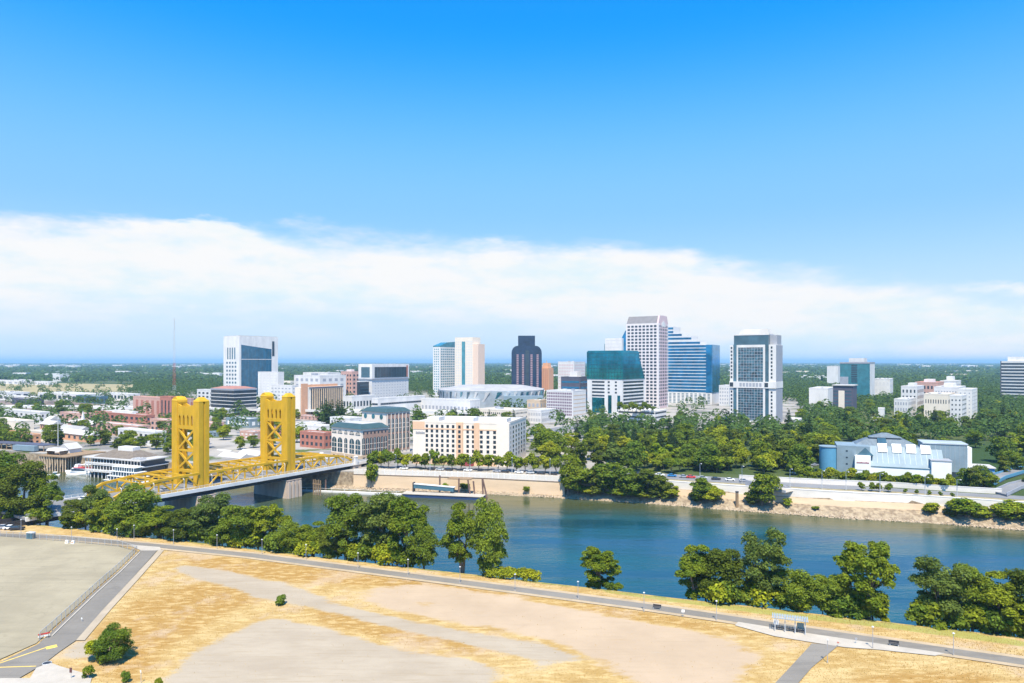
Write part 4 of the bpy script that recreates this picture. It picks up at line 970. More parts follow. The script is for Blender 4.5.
for i in range(6):
    u = L2*(.11+.155*i); MB().box(.1, .45, u-L2*.06-.35, u-L2*.06+.1, 2, h2-.6).build('pilaster', M_hw, o2)
    arch(o2, 'right', u, 14, L2*.10, 8.5, M_arch, .12); arch(o2, 'right', u, 3.5, L2*.10, 9.5, M_arch, .12)
for i in range(3): 
    k = 14; c = (-W2*(.85-.33*i)); MB().prism_y([(c+1.6*math.cos(2*math.pi*j/k), h2-3+1.6*math.sin(2*math.pi*j/k)) for j in range(k)], -.12, .3).build('round_window', M_gteal2, o2)
# 24 blue museum
MX, MY = xat(837, 352), 352.0
mu = thing('museum', 'pale blue riverside museum with drum, sawtooth skylights and white sign wall', 'museum', (MX, MY, G), -R(22)); FOOT.append((MX+60*math.cos(R(22)), MY-60*math.sin(R(22)), math.cos(R(22)), math.sin(R(22)), 72, 30))
def mz(py): return zat(py, 350) - G
MB().cyl(-3.6, 5.0, 4.6, -.5, mz(448.5), 32).build('drum', M_bluepaint, mu); MB().cyl(-3.6, 5.0, 4.9, mz(448.5), mz(447.8), 32).build('drum_cap', M_lightblue, mu)
MB().box(0, 9, 1.5, 20, -.5, mz(446)).build('blue_wing', M_lightblue, mu)
for k in range(3): MB().box(4.2, 5.1, 1.40, 1.7, mz(452+k*6.5), mz(450.6+k*6.5)).build('window', M_gdark, mu)
MB().box(8.2, 15.4, -1.2, 3, -.5, mz(455)).build('sign_wall', M_wpaint, mu)
sg = MB()
for i in range(11): sg.box(9.0+i*.52, 9.0+i*.52+.36, -1.32, -1.15, mz(462.4), mz(461.2)+.12*(i % 4 == 0))
sg.build('sign_lettering', mat('sign_red', (.28, .05, .08), .6), mu)
sg = MB()
for i in range(10): sg.box(9.2+i*.55, 9.2+i*.55+.38, -1.32, -1.15, mz(469.5), mz(468.5))
sg.build('sign_lettering', M_grey, mu)
e = mz(465); rdg = mz(447)
MB().box(15.4, 49, 1.0, 22, -.5, e).build('white_wall', M_wpaint, mu)
MB().prism_x([(.6, e), (9.5, rdg), (22, rdg), (22, e)], 14.5, 48).build('metal_roof', M_lightblue, mu)
for i in range(4):
    x = 19.5+i*6.4; z0 = rdg-1.9
    MB().prism_x([(6.4, z0-.6), (9.2, rdg+1.6), (11.5, rdg+.1), (9, z0)], x, x+4.2).build('skylight', M_wpaint, mu)
M_slate = mat('slate_metal_roof', (.13, .165, .19), .55, .4, var=.25, scale=.6, stretch=(1, .2, 1))
MB().frus(9, 39, 12, 27, rdg, mz(441), 6, 4).build('hipped_roof', M_slate, mu)
MB().box(17, 31, 16.5, 22.5, mz(441.2), mz(439.4)).build('clerestory', M_ggrey, mu)
MB().frus(16.2, 31.8, 15.7, 23.3, mz(439.4), mz(435), 6.5, 3.2).build('upper_roof', M_slate, mu)
MB().box(9, 15.4, 3.2, 22, -.5, mz(446.6)).build('link_block', M_lightblue, mu)
for i in range(13): MB().beam((16.4+i*2.45, 1.0, e+.28), (16.4+i*2.45, 9.5, rdg+.12), .14).build('roof_seam', M_silver, mu)
for i in range(9): MB().box(41+i*2.1, 41.12+i*2.1, 8.9, 9.05, .2, mz(443.2)).build('panel_joint', M_silver, mu)
MB().prism_x([(8, rdg-.5), (17, mz(438.5)), (22, rdg)], 20, 24).build('roof_gable', M_ggrey, mu)
MB().prism_y([(9.5, mz(455)), (17, mz(455)), (13.2, mz(447.5))], 1.5, 9).build('glass_gable', M_ggrey, mu)
MB().box(42, 50.5, -.6, 8, -.5, mz(457)).build('end_block', M_wpaint, mu); MB().box(41.7, 50.8, -.8, 8.2, mz(457), mz(456)).build('coping', M_grey, mu)
MB().box(40, 59, 9, 24, -.5, mz(442.5)).build('blue_tower', M_lightblue, mu); MB().box(39.7, 59.3, 8.7, 24.3, mz(442.5), mz(441.5)).build('coping', M_silver, mu)
MB().box(58.8, 61, 9.6, 20, -.5, mz(445)).build('sunlit_edge', M_wpaint, mu)  # white paint stands in for sunlight on the tower block's right side
MB().box(51, 58.5, 8.75, 9.3, mz(474), mz(469)).build('window_band', M_gdark, mu)
an = thing('annex', 'low deep blue annex with a pale flat roof right of the blue tower block', 'building', (xat(957, 345), 345, G), -R(22)); FOOT.append((xat(990, 345), 338, math.cos(R(22)), math.sin(R(22)), 20, 16))
MB().box(0, 16, 0, 12, -.5, 5).build('wall', M_bluedeep, an); MB().box(-.5, 16.5, -.6, 12.5, 5, 5.5).build('roof', M_rooflight, an); MB().box(-.1, 16.1, -.12, .2, 2.6, 3.4).build('pale_band', M_lightblue, an)
# 22 white cluster at the right
plain('apartment_block', 'white apartment block with dark stair slot at the right of the white cluster', 'apartment block', 950, 962, 977, 600, 396.5, M_white, M_rooflight, a=40, win=M_gdark, rows=6, cols=3, wf=.35, wh=.35, Lmax=30)
plain('apartment_block', 'tall white slab right behind the stair slot block', 'apartment block', 958, 972, 978, 690, 390, M_white, M_rooflight, a=40, win=M_grey, rows=7, cols=3, wf=.3, wh=.3)
plain('apartment_block', 'long white terrace with grey slots stepping behind the stair slot block', 'apartment block', 934, 958, 968, 720, 388, M_white, M_rooflight, a=40, win=M_grey, rows=5, cols=8, wf=.4, wh=.3, Lmax=60, penthouse=4)
plain('apartment_block', 'white upper block behind the long white terrace', 'apartment block', 940, 956, 964, 840, 381.5, M_white, M_rooflight, a=40, win=M_grey, rows=4, cols=4, penthouse=6)
plain('apartment_block', 'pinkish house row with dark windows between the white blocks', 'apartment block', 915, 938, 948, 800, 383, M_brick2, M_roofred, a=40, win=M_gdark, rows=4, cols=6, penthouse=4)
plain('apartment_block', 'white villa block with a grey hipped top at the left of its cluster', 'apartment block', 901, 917, 924, 760, 387, M_white, M_roofgrey, a=40, win=M_gdark, rows=4, cols=4, wf=.4, penthouse=4)
plain('apartment_block', 'low white terraced flats left below the grey topped villa', 'apartment block', 894, 908, 916, 690, 400, M_white, M_rooflight, a=40, win=M_grey, rows=3, cols=5)
plain('apartment_block', 'cream terrace with small dark arches in front of the pinkish row', 'apartment block', 924, 948, 956, 680, 395, M_cream, M_rooflight, a=40, win=M_gdark, rows=2, cols=9, wf=.35, wh=.35)
plain('white_slab', 'white flat slab right of the sea glass tower', 'building', 874, 890, 897, 1000, 379.5, M_white, M_rooflight, win=M_pale, rows=3, cols=4, Lmax=60)
plain('white_slab', 'white hall left of the small dark banded tower', 'building', 809, 828, 836, 800, 389, M_white, M_rooflight, Lmax=60)
plain('white_slab', 'small distant white box left of the sea glass tower', 'building', 827, 838, 840.5, 1500, 366.5, M_white, M_rooflight)
plain('white_slab', 'low white roof among trees at the foot of the white framed tower', 'building', 786, 797, 803, 560, 421, M_white, M_rooflight)
plain('white_slab', 'white hall with grey roof behind trees right of the striped blue tower', 'building', 719, 729, 735, 900, 386, M_pale, M_rooflight, win=M_grey, rows=5, cols=4)
plain('white_house', 'small white gabled house deep in the right hand trees', 'house', 872, 880, 886, 560, 419, M_white, M_rooflight, Lmax=9)
plain('white_house', 'white house half hidden by trees left of the white apartment cluster', 'house', 878, 884, 888, 640, 409, M_white, M_rooflight, Lmax=9)

# ------------------------------------------------------------------ old town on the left bank of the picture
def gable(name, label, cat, xl, xc, xr, Y, ytop, wall, roof, a=A0, rise=3, win=None):
    o, W, L = site(name, label, cat, xl, xc, xr, Y, a, 40); h = hz(ytop, Y)
    MB().box(-W, 0, 0, L, -1, h).build('wall', wall, o)
    MB().prism_x([(-.6, h), (L+.6, h), (L*.5, h+rise)], -W-.5, .5).build('roof', roof, o)
    if win: grid(o, 'front', -W*.95, -W*.05, 5, .1*h, h*.95, max(1, int(h/4)), .4, .5, win); grid(o, 'right', L*.1, L*.9, 3, .1*h, h*.9, max(1, int(h/4)), .35, .5, win)
    return o
B_ = M_brick; Pk = M_brick2
plain('brick_hall', 'long pinkish brick hall with tall bays at the edge of the rail yard', 'building', 133, 185, 194, 690, 399.5, Pk, Pk, win=M_brick, rows=1, cols=9, wf=.5, wh=.8)
plain('brick_hall', 'tall red brick centre pavilion of the pinkish hall', 'building', 160, 171, 176, 680, 397.5, B_, Pk, win=M_gdark, rows=1, cols=3, wf=.35, wh=.8)
plain('brick_building', 'red brick block with flat grey roof below the pinkish hall', 'building', 95, 146, 153, 600, 416, B_, M_rooflight, win=M_gdark, rows=2, cols=10, penthouse=3)
plain('brick_building', 'low red brick block left of the near golden tower', 'building', 118, 155, 166, 470, 433, M_white, M_rooflight, win=M_gdark, rows=2, cols=7)
plain('brick_building', 'brick end building with bare red side wall beside the near tower', 'building', 157, 164, 176, 500, 431, B_, M_rooflight, win=M_gdark, rows=2, cols=3)
plain('brick_building', 'pale pink flat roofed row behind the waterfront trees', 'building', 96, 138, 150, 520, 427, Pk, M_rooflight, win=M_gdark, rows=2, cols=8)
plain('brick_building', 'pink stucco block right behind the near golden tower', 'building', 150, 168, 178, 560, 421, Pk, M_rooflight, win=M_gdark, rows=2, cols=4)
plain('brick_building', 'pale blue fronted flat block seen between the two golden towers', 'building', 226, 250, 263, 600, 420, M_lightblue, M_rooflight, win=M_wpaint, rows=1, cols=6, Lmax=22)
plain('brick_building', 'salmon gabled block between the two golden towers', 'building', 240, 253, 265, 510, 433, Pk, M_rooflight, win=M_white, rows=2, cols=3)
plain('brick_building', 'small grey blue block left of the salmon one between the towers', 'building', 209, 217, 222, 530, 433, M_lightblue, M_rooflight, win=M_gdark, rows=2, cols=2)
plain('brick_building', 'dark red brick store left of the arcaded office', 'building', 300, 324, 333, 455, 434, B_, M_rooflight, win=M_gdark, rows=2, cols=5)
plain('brick_building', 'long white flat roofed store behind the dark red brick store', 'building', 294, 322, 334, 540, 427, M_white, M_rooflight, Lmax=30)
plain('brick_building', 'white flat roof store right of the far golden tower', 'building', 300, 316, 326, 600, 424, M_pale, M_rooflight, win=M_gdark, rows=1, cols=5)
plain('brick_building', 'beige low warehouse at the left edge of the old town', 'building', -10, 18, 34, 560, 422, M_cream, M_rooflight)
for xl, xc, xr, Y, yt, wl_, rf_, n_, lb in (
 (178, 196, 206, 640, 416, B_, M_roofgrey, 5, 'red brick store with grey roof left of the dark glass block'), (196, 214, 224, 560, 424, Pk, M_rooflight, 4, 'pinkish brick store behind the small grey blue block'),
 (262, 282, 292, 640, 418, M_cream, M_rooflight, 5, 'cream flat store behind the far golden tower'), (268, 286, 294, 520, 430, B_, M_rooflight, 4, 'red brick store at the left of the far golden tower'),
 (296, 316, 324, 680, 417, Pk, M_roofgrey, 5, 'pale brick block under the conifers by the finned tan block'), (330, 350, 362, 560, 419, M_white, M_rooflight, 6, 'white low block behind the arcaded office'),
 (366, 390, 402, 560, 417, M_pale, M_rooflight, 6, 'pale low block between arcaded office and long white hall'), (0, 28, 38, 480, 436, M_orange, M_roofgrey, 5, 'orange shop row behind the left docks'),
 (30, 46, 54, 500, 433, M_cream, M_rooflight, 4, 'cream shop row beside the orange shop row'), (4, 40, 50, 640, 413, M_pale, M_rooflight, 7, 'long pale depot in front of the freeway at the left'),
 (60, 84, 94, 640, 414.5, Pk, M_rooflight, 5, 'pinkish store in front of the freeway'), (104, 128, 138, 650, 413, M_white, M_rooflight, 5, 'white store between freeway and red brick block'),
 (176, 190, 198, 480, 436, M_white, M_rooflight, 3, 'white store half hidden by the near golden tower'), (202, 224, 232, 700, 410, M_pale, M_rooflight, 5, 'pale store at the foot of the dark glass block')):
    plain('old_town_store', lb, 'store', xl, xc, xr, Y, yt, wl_, rf_, win=M_gdark, rows=2, cols=n_, wf=.4, wh=.45, Lmax=26)
gable('gabled_house', 'orange house with a white gabled wing at the left', 'house', 40, 52, 60, 540, 425, M_orange, M_rooflight, win=M_gdark)
gable('gabled_house', 'white gabled house beside the orange one', 'house', 45, 50, 55, 570, 420, M_white, M_rooflight)
gable('gabled_house', 'long white roofed row left of the church spire', 'house', 58, 80, 92, 520, 431, M_white, M_roofgrey, win=M_gdark)
gable('gabled_house', 'long brown roofed row right of the white row', 'house', 68, 108, 118, 560, 426, Pk, M_rooflight, win=M_gdark)
gable('gabled_house', 'terracotta shop row behind the waterfront trees', 'house', 60, 90, 100, 490, 436, M_orange, M_rooflight, win=M_gdark)
sp_ = thing('church_spire', 'slim white church spire rising from the old town trees', 'spire', (*gp(83, 431), G)); MB().box(-1.4, 1.4, -1.4, 1.4, 0, 9).build('base', M_white, sp_); MB().frus(-1.2, 1.2, -1.2, 1.2, 9, 17, 1.1).build('spire', M_white, sp_)
fp = thing('flagpole', 'tall bare white flagpole near the waterfront', 'flagpole', (*gp(58, 446), G)); MB().tube([(0,0,0),(0,0,20)], [.22,.12], 6).build('pole', M_wpaint, fp); MB().box(.1, .5, -.03, .03, 19.2, 19.8).build('finial', M_wpaint, fp)
# white sheds and pavilion roofs between the towers
for i, (xl, xc, xr, Y, yt, lb) in enumerate(((218, 240, 252, 410, 456, 'white low roof shed right of the near golden tower'), (238, 258, 266, 420, 453, 'white gabled shed left of the far golden tower'), (213, 226, 236, 440, 452, 'pale ridge roofed shed behind the others between the towers'))):
    gable('market_shed', lb, 'shed', xl, xc, xr, Y, yt+3, M_pale, M_rooflight, rise=2.6)
# rail yard, freeway, far sheds
sheet('rail_yard', [gp(*p) for p in ((-40,401), (70,401), (128,408), (60,411), (-60,412))], G+.05, mat('ballast', (.20, .15, .12), .95, var=.3, scale=.05))
sheet('dry_meadow', [gp(*p) for p in ((-60,383.5), (60,383.2), (135,384.5), (128,391), (60,394), (-60,395))], G+.05, mat('dry_meadow', (.33, .27, .13), .95, var=.15, scale=.01))
fwy = thing('freeway', 'long pale elevated freeway across the old town', 'freeway')
l0 = [(-900, 830), (-560, 800), (-330, 770), (-180, 735), (40, 700)]
m = MB()
for (xa_, ya_), (xb_, yb_) in zip(l0[:-1], l0[1:]): m.hexa([(xa_, ya_-9, 9.5), (xb_, yb_-9, 9.5), (xb_, yb_+9, 9.5), (xa_, ya_+9, 9.5), (xa_, ya_-9, 11), (xb_, yb_-9, 11), (xb_, yb_+9, 11), (xa_, ya_+9, 11)])
m.build('deck', M_pale, fwy)
m = MB()
for (xa_, ya_), (xb_, yb_) in zip(l0[:-1], l0[1:]):
    for d in (-9.1, 8.7): m.hexa([(xa_, ya_+d, 11), (xb_, yb_+d, 11), (xb_, yb_+d+.4, 11), (xa_, ya_+d+.4, 11), (xa_, ya_+d, 12), (xb_, yb_+d, 12), (xb_, yb_+d+.4, 12), (xa_, ya_+d+.4, 12)])
m.build('barrier', M_pale, fwy)
for (xa_, ya_), (xb_, yb_) in zip(l0[:-1], l0[1:]):
    for q in (.1, .35, .6, .85): MB().box(xa_+(xb_-xa_)*q-1, xa_+(xb_-xa_)*q+1, ya_+(yb_-ya_)*q-4, ya_+(yb_-ya_)*q+4, 4.8, 9.5).build('pier', M_pale, fwy)
for xl, xc, xr, Y, yt, wl_, lb in ((-20, 30, 40, 1000, 397.5, M_white, 'long white rail shed at the left edge'), (38, 78, 105, 1000, 395, M_white, 'white rail shed with dark open bays'), (76, 100, 108, 940, 397, M_ggrey, 'blue grey open rail shed with dark bays'), (100, 128, 140, 1020, 394.5, M_white, 'white curved depot roof behind the pinkish hall'), (12, 36, 44, 900, 400, M_dgrey, 'dark long carriage shed in the rail yard'), (-10, 14, 30, 1080, 393, M_pale, 'pale low depot beyond the rail yard')):
    plain('rail_shed', lb, 'shed', xl, xc, xr, Y, yt, wl_, M_rooflight, win=M_gdark, rows=1, cols=8, wf=.6, wh=.6, Lmax=40)
for xl, xc, xr, Y, yt, lb in ((-15, 20, 32, 1750, 381.2, 'long white warehouse beyond the dry meadow at the left edge'), (32, 48, 57, 1700, 382, 'white stepped warehouse beyond the dry meadow'), (14, 26, 32, 1850, 380, 'small bluish warehouse behind the long white one')):
    plain('warehouse', lb, 'warehouse', xl, xc, xr, Y, yt, M_white, M_rooflight, win=M_grey, rows=1, cols=6, Lmax=80)
# radio mast
mx_, my_ = xat(174.3, 1150), 1150
ms = thing('radio_mast', 'thin red and white lattice radio mast above the far trees', 'mast', (mx_, my_, G))
zz = 0; Ht = hz(318, 1150)
for i in range(7):
    z0, z1 = Ht*i/7, Ht*(i+1)/7; wd = 1.9-.2*i; m = MB()
    for sx in (-1, 1):
        for sy in (-1, 1): m.beam((sx*wd, sy*wd, z0), (sx*(wd-.2), sy*(wd-.2), z1), .13)
    for k in range(4):
        a, b = z0+(z1-z0)*k/4, z0+(z1-z0)*(k+1)/4
        m.beam((-wd, -wd, a), (wd, -wd, b), .13); m.beam((wd, -wd, a), (wd, wd, b), .13); m.beam((wd, wd, a), (-wd, wd, b), .13); m.beam((-wd, wd, a), (-wd, -wd, b), .13)
    m.build('lattice_section', M_redp if i in (1, 2) else M_pale, ms)

# ------------------------------------------------------------------ waterfront: wharf, restaurant, boats
def W4(px, py): return gp(px, py, -4.0)
wx, wy = W4(40, 470.5)
wh = thing('timber_wharf', 'tan timber wharf on tall piles left of the cruise boat', 'wharf', (wx, wy, -4), R(-20))
for i in range(11):
    for j in range(3): MB().cyl(i*2.2, j*3.4, .34, -3, 9.0, 8).build('pile', M_tan, wh)
MB().box(-1, 24, -1, 26, 9.0, 9.6).build('deck', M_wood, wh)
for i in range(0, 10, 2): MB().beam((i*2.2, -.2, 1.5), (i*2.2+2.2, -.2, 8.5), .28).build('brace', M_tan, wh)
MB().frus(2, 14, 2, 8, 12.2, 13.6, 1.2).build('canopy', M_pale, wh)
for x in (2.6, 13.4): MB().box(x-.15, x+.15, 2.6, 7.4, 9.6, 12.2).build('canopy_post', M_wood, wh)
bx, by = W4(66, 468)
bh = thing('boathouse', 'white two storey boathouse with steep roof at the end of the wharf', 'boathouse', (bx-5, by+1, 2.5), R(-20))
MB().box(0, 9, 0, 8, -9, 0).build('piles_base', M_wood, bh); MB().box(0, 9, 0, 8, 0, 5.6).build('wall', M_white, bh); MB().prism_y([(-.6, 5.6), (9.6, 5.6), (4.5, 9)], -.6, 8.6).build('roof', M_rooflight, bh)
for k in range(2):
    for i in range(3): link('window', pane_mesh(1.3, 1.6, M_gdark), bh, (1.6+i*2.9, 0, 1.5+k*2.6))
rx, ry = xat(86, 398), 394.0
rs = thing('waterfront_restaurant', 'long white galleried restaurant with brown hipped roof over the water', 'restaurant', (rx, ry+4, -4), R(-22))
RL = 44
MB().box(0, RL, 4, 18, -2, 3.6).build('under_floor', M_dark, rs)
for i in range(15): MB().cyl(i*RL/14, .6, .3, -3, 3.6, 8).build('pile', M_pale, rs)
for z in (3.6, 7.6): MB().box(-.5, RL+.5, -.6, 18, z, z+.4).build('gallery_deck', M_pale, rs)
MB().box(1, RL-1, 3.4, 17, 4, 11.4).build('wall', M_gdark, rs)
for i in range(19):
    x = i*RL/18; MB().box(x-.18, x+.18, -.3, .1, 4, 11.4).build('gallery_post', M_white, rs)
for z in (4, 8): MB().box(-.3, RL+.3, -.4, -.2, z+.3, z+1.15).build('balustrade', M_white, rs)
MB().box(-1, RL+1, -1.2, 18, 11.4, 11.9).build('eaves', M_rooflight, rs); MB().frus(4, RL-8, 1.5, 20, 11.9, 15.6, 8, 7).build('roof', M_roofbrown, rs); MB().box(16, 28, 8, 13, 15.2, 17.6).build('roof_lantern', M_white, rs)
for i in range(6): MB().box(RL-7+i*1.2, RL-6.4+i*1.2, -.5, 4, 11.9, 12.7+.4*(i % 2)).build('roof_trim', M_white, rs)
px_, py_ = xat(128, 380), 380.0
pb = thing('paddle_boat', 'white three decked river boat moored below the restaurant', 'boat', (px_, py_, -4), R(-22))
MB().hexa([(-12, -3, -1), (12, -3, -1), (12, 3, -1), (-12, 3, -1), (-15, -4, 1.2), (14, -4, 1.2), (14, 4, 1.2), (-15, 4, 1.2)]).build('hull', M_wpaint, pb)
for k in range(3):
    MB().box(-11+k*1.5, 11-k*1.5, -3+.4*k, 3-.4*k, 1.2+k*2.6, 3.5+k*2.6).build('cabin', M_ggrey, pb)
    MB().box(-12+k*1.5, 12-k*1.5, -3.8+.4*k, 3.8-.4*k, 3.5+k*2.6, 3.8+k*2.6).build('deck', M_wpaint, pb)
    for i in range(10): MB().box(-11.5+k*1.5+i*(23-3*k)/9.5, -11.2+k*1.5+i*(23-3*k)/9.5, -3.7+.4*k, -3.5+.4*k, 1.2+k*2.6, 3.5+k*2.6).build('deck_post', M_wpaint, pb)
cx_, cy_ = W4(68, 474)
cb = thing('cruise_boat', 'white cruise boat with long cabin windows and red trim moored by the wharf', 'boat', (cx_+8.5, cy_-1, -4), R(-14))
MB().hexa([(-8, -2, -1), (8.5, -2, -1), (8.5, 2, -1), (-8, 2, -1), (-11, -.8, 2.0), (9, -2.7, 1.7), (9, 2.7, 1.7), (-11, .8, 2.0)]).build('hull', M_wpaint, cb)
MB().hexa([(-6.5, -2, 1.7), (8.4, -2.3, 1.7), (8.4, 2.3, 1.7), (-6.5, 2, 1.7), (-4.8, -1.8, 4), (8.2, -2.1, 4), (8.2, 2.1, 4), (-4.8, 1.8, 4)]).build('cabin', M_wpaint, cb)
MB().box(-5, 7.9, -2.32, 2.32, 2.6, 3.4).build('window_strip', M_gdark, cb); MB().box(-3.5, 8.6, -2.3, 2.3, 4, 4.25).build('upper_deck', M_redp, cb)
MB().hexa([(-4, -1.3, 4.25), (-1, -1.5, 4.25), (-1, 1.5, 4.25), (-4, 1.3, 4.25), (-3.2, -1.2, 6), (-1, -1.3, 6), (-1, 1.3, 6), (-3.2, 1.2, 6)]).build('wheelhouse', M_wpaint, cb)
MB().box(1, 7.8, -2, 2, 5.9, 6.1).build('canopy', M_wpaint, cb)
for x in (1.2, 7.6):
    for y in (-1.8, 1.8): MB().box(x-.06, x+.06, y-.06, y+.06, 4.25, 5.9).build('canopy_post', M_wpaint, cb)
for i, (px, py, n) in enumerate(((6, 466, 8), (20, 463, 9), (54, 476, 6), (2, 473, 7))):
    x, y = W4(px, py); b = thing('motor_boat', ['small white motor boat with blue canvas at the left docks', 'white cabin cruiser moored behind the other small boats', 'small open white launch left of the cruise boat', 'white motor yacht nearest the left edge of the docks'][i], 'boat', (x, y, -4), R(-15+20*i))
    MB().hexa([(-n*.4, -1, -.6), (n*.45, -1.1, -.6), (n*.45, 1.1, -.6), (-n*.4, 1, -.6), (-n*.6, -.2, 1.1), (n*.5, -1.4, .9), (n*.5, 1.4, .9), (-n*.6, .2, 1.1)]).build('hull', M_wpaint, b)
    MB().hexa([(-n*.2, -1, .9), (n*.25, -1.1, .9), (n*.25, 1.1, .9), (-n*.2, 1, .9), (-n*.05, -.9, 2.2), (n*.22, -1, 2.2), (n*.22, 1, 2.2), (-n*.05, .9, 2.2)]).build('cabin', M_ggrey, b)
    MB().box(-n*.08, n*.27, -1.05, 1.05, 2.2, 2.35).build('canopy', M_bluepaint if i == 0 else M_wpaint, b)
ld = thing('landing_stage', 'blue grey covered landing with dark roof at the left docks', 'landing', (xat(18, 452), 450, 5), R(-20))
MB().box(-30, 26, 0, 10, -1, 0).build('floor', M_wood, ld); MB().box(-30, 26, 0, 9, 3.6, 4.1).build('roof', M_dgrey, ld)
for i in range(12): MB().box(-29.6+i*5, -29.2+i*5, .2, .6, 0, 3.6).build('post', M_wood, ld)
for i in range(10): MB().cyl(-29+i*6, 1, .3, -12, -1, 8).build('pile', M_wood, ld)
MB().box(2, 22, -3.4, -.4, .5, 3.8).build('pale_carriage', M_lightblue, ld)
# floating dock right of the bridge
dx0, dy0 = W4(402, 497); dx1, dy1 = W4(482, 500.5)
ang = math.atan2(dy1-dy0, dx1-dx0); Ld = math.hypot(dx1-dx0, dy1-dy0)
fdk = thing('floating_dock', 'long low barge dock with glazed gangway roof and leaning piles below the hotel', 'dock', (dx0, dy0, -4), ang)
MB().box(0, Ld, 0, 7, -.8, 1.5).build('barge_hull', mat('hull_blue', (.03, .06, .14), .5), fdk); MB().box(-.3, Ld+.3, -.3, 7.3, 1.5, 1.75).build('deck', M_conc, fdk)
MB().box(-30, 0, 2, 4.6, -.4, .9).build('long_float', M_pale, fdk); MB().box(-62, -30, 3, 5, -.4, .7).build('long_float', M_pale, fdk)
for i in range(9): MB().tube([(-60+i*7, 2.4, .8), (-60+i*7, 2.4, 2.3)], .08, 6).build('rail_post', M_wpaint, fdk)
MB().beam((-60, 2.4, 2.2), (-2, 2.4, 2.2), .1).build('rail', M_wpaint, fdk)
MB().prism_y([(4, 3.6), (25, 2.6), (25, 4.6), (4, 5.6)], 5.2, 7.4).build('gangway', M_ggrey, fdk); MB().prism_y([(3.6, 5.6), (25.4, 4.6), (25.4, 4.85), (3.6, 5.85)], 5, 7.6).build('gangway_roof', M_pale, fdk)
MB().box(3.6, 4.2, 5, 7.5, 1.7, 6.4).build('portal', M_dark, fdk)
for a, b in (((Ld-7, 6.5, -3), (Ld-9, 6.8, 8.5)), ((Ld-5, 6.5, -3), (Ld-6.2, 6.8, 8)), ((Ld-1, 6.5, -3), (Ld-1.6, 6.8, 9.5)), ((Ld+1.6, 6.5, -3), (Ld-1.4, 6.8, 9.2)), ((17, 7.9, -3), (17, 8.1, 10)), ((-44, 5.6, -3), (-44, 5.6, 6)), ((Ld-14, 7.9, -3), (Ld-14, 8, 8.8))): MB().tube([a, b], .42, 8).build('dolphin_pile', mat('rusty_pile', (.16, .10, .08), .9, var=.3), fdk)
MB().box(Ld-20, Ld-8, 8, 14, 8.2, 8.6).build('pier_platform', M_wood, fdk)
# ramp structure at the right edge
hr = thing('highway_ramp', 'grey elevated road ramps curling past the trees at the right edge', 'ramp', (0, 0, 0))
for k, (pts, z0) in enumerate(((((985, 484), (1000, 476), (1020, 470), (1060, 464)), 6.3), (((1000, 493), (1015, 486), (1040, 480), (1080, 476)), 5.9))):
    P3 = [gp(px, py, z0) for px, py in pts]; m = MB(); pr = MB()
    for (xa_, ya_), (xb_, yb_) in zip(P3[:-1], P3[1:]):
        m.hexa([(xa_, ya_-4, z0-.9), (xb_, yb_-4, z0-1.2), (xb_, yb_+4, z0-1.2), (xa_, ya_+4, z0-1.2), (xa_, ya_-4, z0), (xb_, yb_-4, z0), (xb_, yb_+4, z0), (xa_, ya_+4, z0)])
        for d in (-4.2, 3.9): pr.hexa([(xa_, ya_+d, z0-.6), (xb_, yb_+d, z0-.6), (xb_, yb_+d+.3, z0-.6), (xa_, ya_+d+.3, z0-.6), (xa_, ya_+d, z0+.9), (xb_, yb_+d, z0+.9), (xb_, yb_+d+.3, z0+.9), (xa_, ya_+d+.3, z0+.9)])
    m.build('road_deck', M_asph2, hr); pr.build('barrier', M_bluepaint if k == 0 else M_grey, hr)
    for (xa_, ya_) in P3[1:]: MB().box(xa_-.8, xa_+.8, ya_-2.5, ya_+2.5, 4.6, z0-1.2).build('column', M_pale, hr)

# ------------------------------------------------------------------ vegetation
def leaves(P, N, size, quadmesh):
    k = len(P); N = N / np.linalg.norm(N, axis=1, keepdims=True)
    t = RNG.standard_normal((k, 3)); t -= (t*N).sum(1, keepdims=True)*N; t /= np.linalg.norm(t, axis=1, keepdims=True)
    b = np.cross(N, t); s = size[:, None]*.5
    c = np.stack([P - t*s*1.15 , P - b*s*.8 + N*s*.25, P + t*s*1.15, P + b*s*.8 + N*s*.25], 1)
    return c.reshape(-1, 3)
def crown(name, m, lobes, n, leaf, seed, up=.35, shell=.55):
    """leaf faces spread through the outer volume of each lobe"""
    g = np.random.default_rng(seed); C = np.array([l[:3] for l in lobes]); r = np.array([l[3] for l in lobes]); sq = np.array([l[4] for l in lobes])
    wts = r**2; wts /= wts.sum(); pick = g.choice(len(r), n, p=wts)
    d = g.standard_normal((n, 3)); d /= np.linalg.norm(d, axis=1, keepdims=True); d[:, 2] = np.where(d[:, 2] < -.35, -d[:, 2]*.6, d[:, 2])
    rad = r[pick]*(shell + (1.08-shell)*g.random(n)**.6)
    P = C[pick] + d*rad[:, None]*np.stack([np.ones(n), np.ones(n), sq[pick]], 1)
    keep = np.ones(n, bool)
    for c, rr_, s_ in zip(C, r, sq):
        q = (P-c)/np.array([1, 1, s_]); keep &= ~(np.linalg.norm(q, axis=1) < rr_*shell*.8)
    P = P[keep]; d = d[keep]
    N = d*.9 + g.standard_normal(P.shape)*.55 + np.array([0, -.12, up+.2])
    co = leaves(P, N, leaf*g.uniform(.6, 1.35, len(P)), None).astype(np.float32)
    me = bpy.data.meshes.new(name); np_mesh(me, co, np.arange(len(co), dtype=np.int32).reshape(-1, 4)); me.materials.append(m); return me
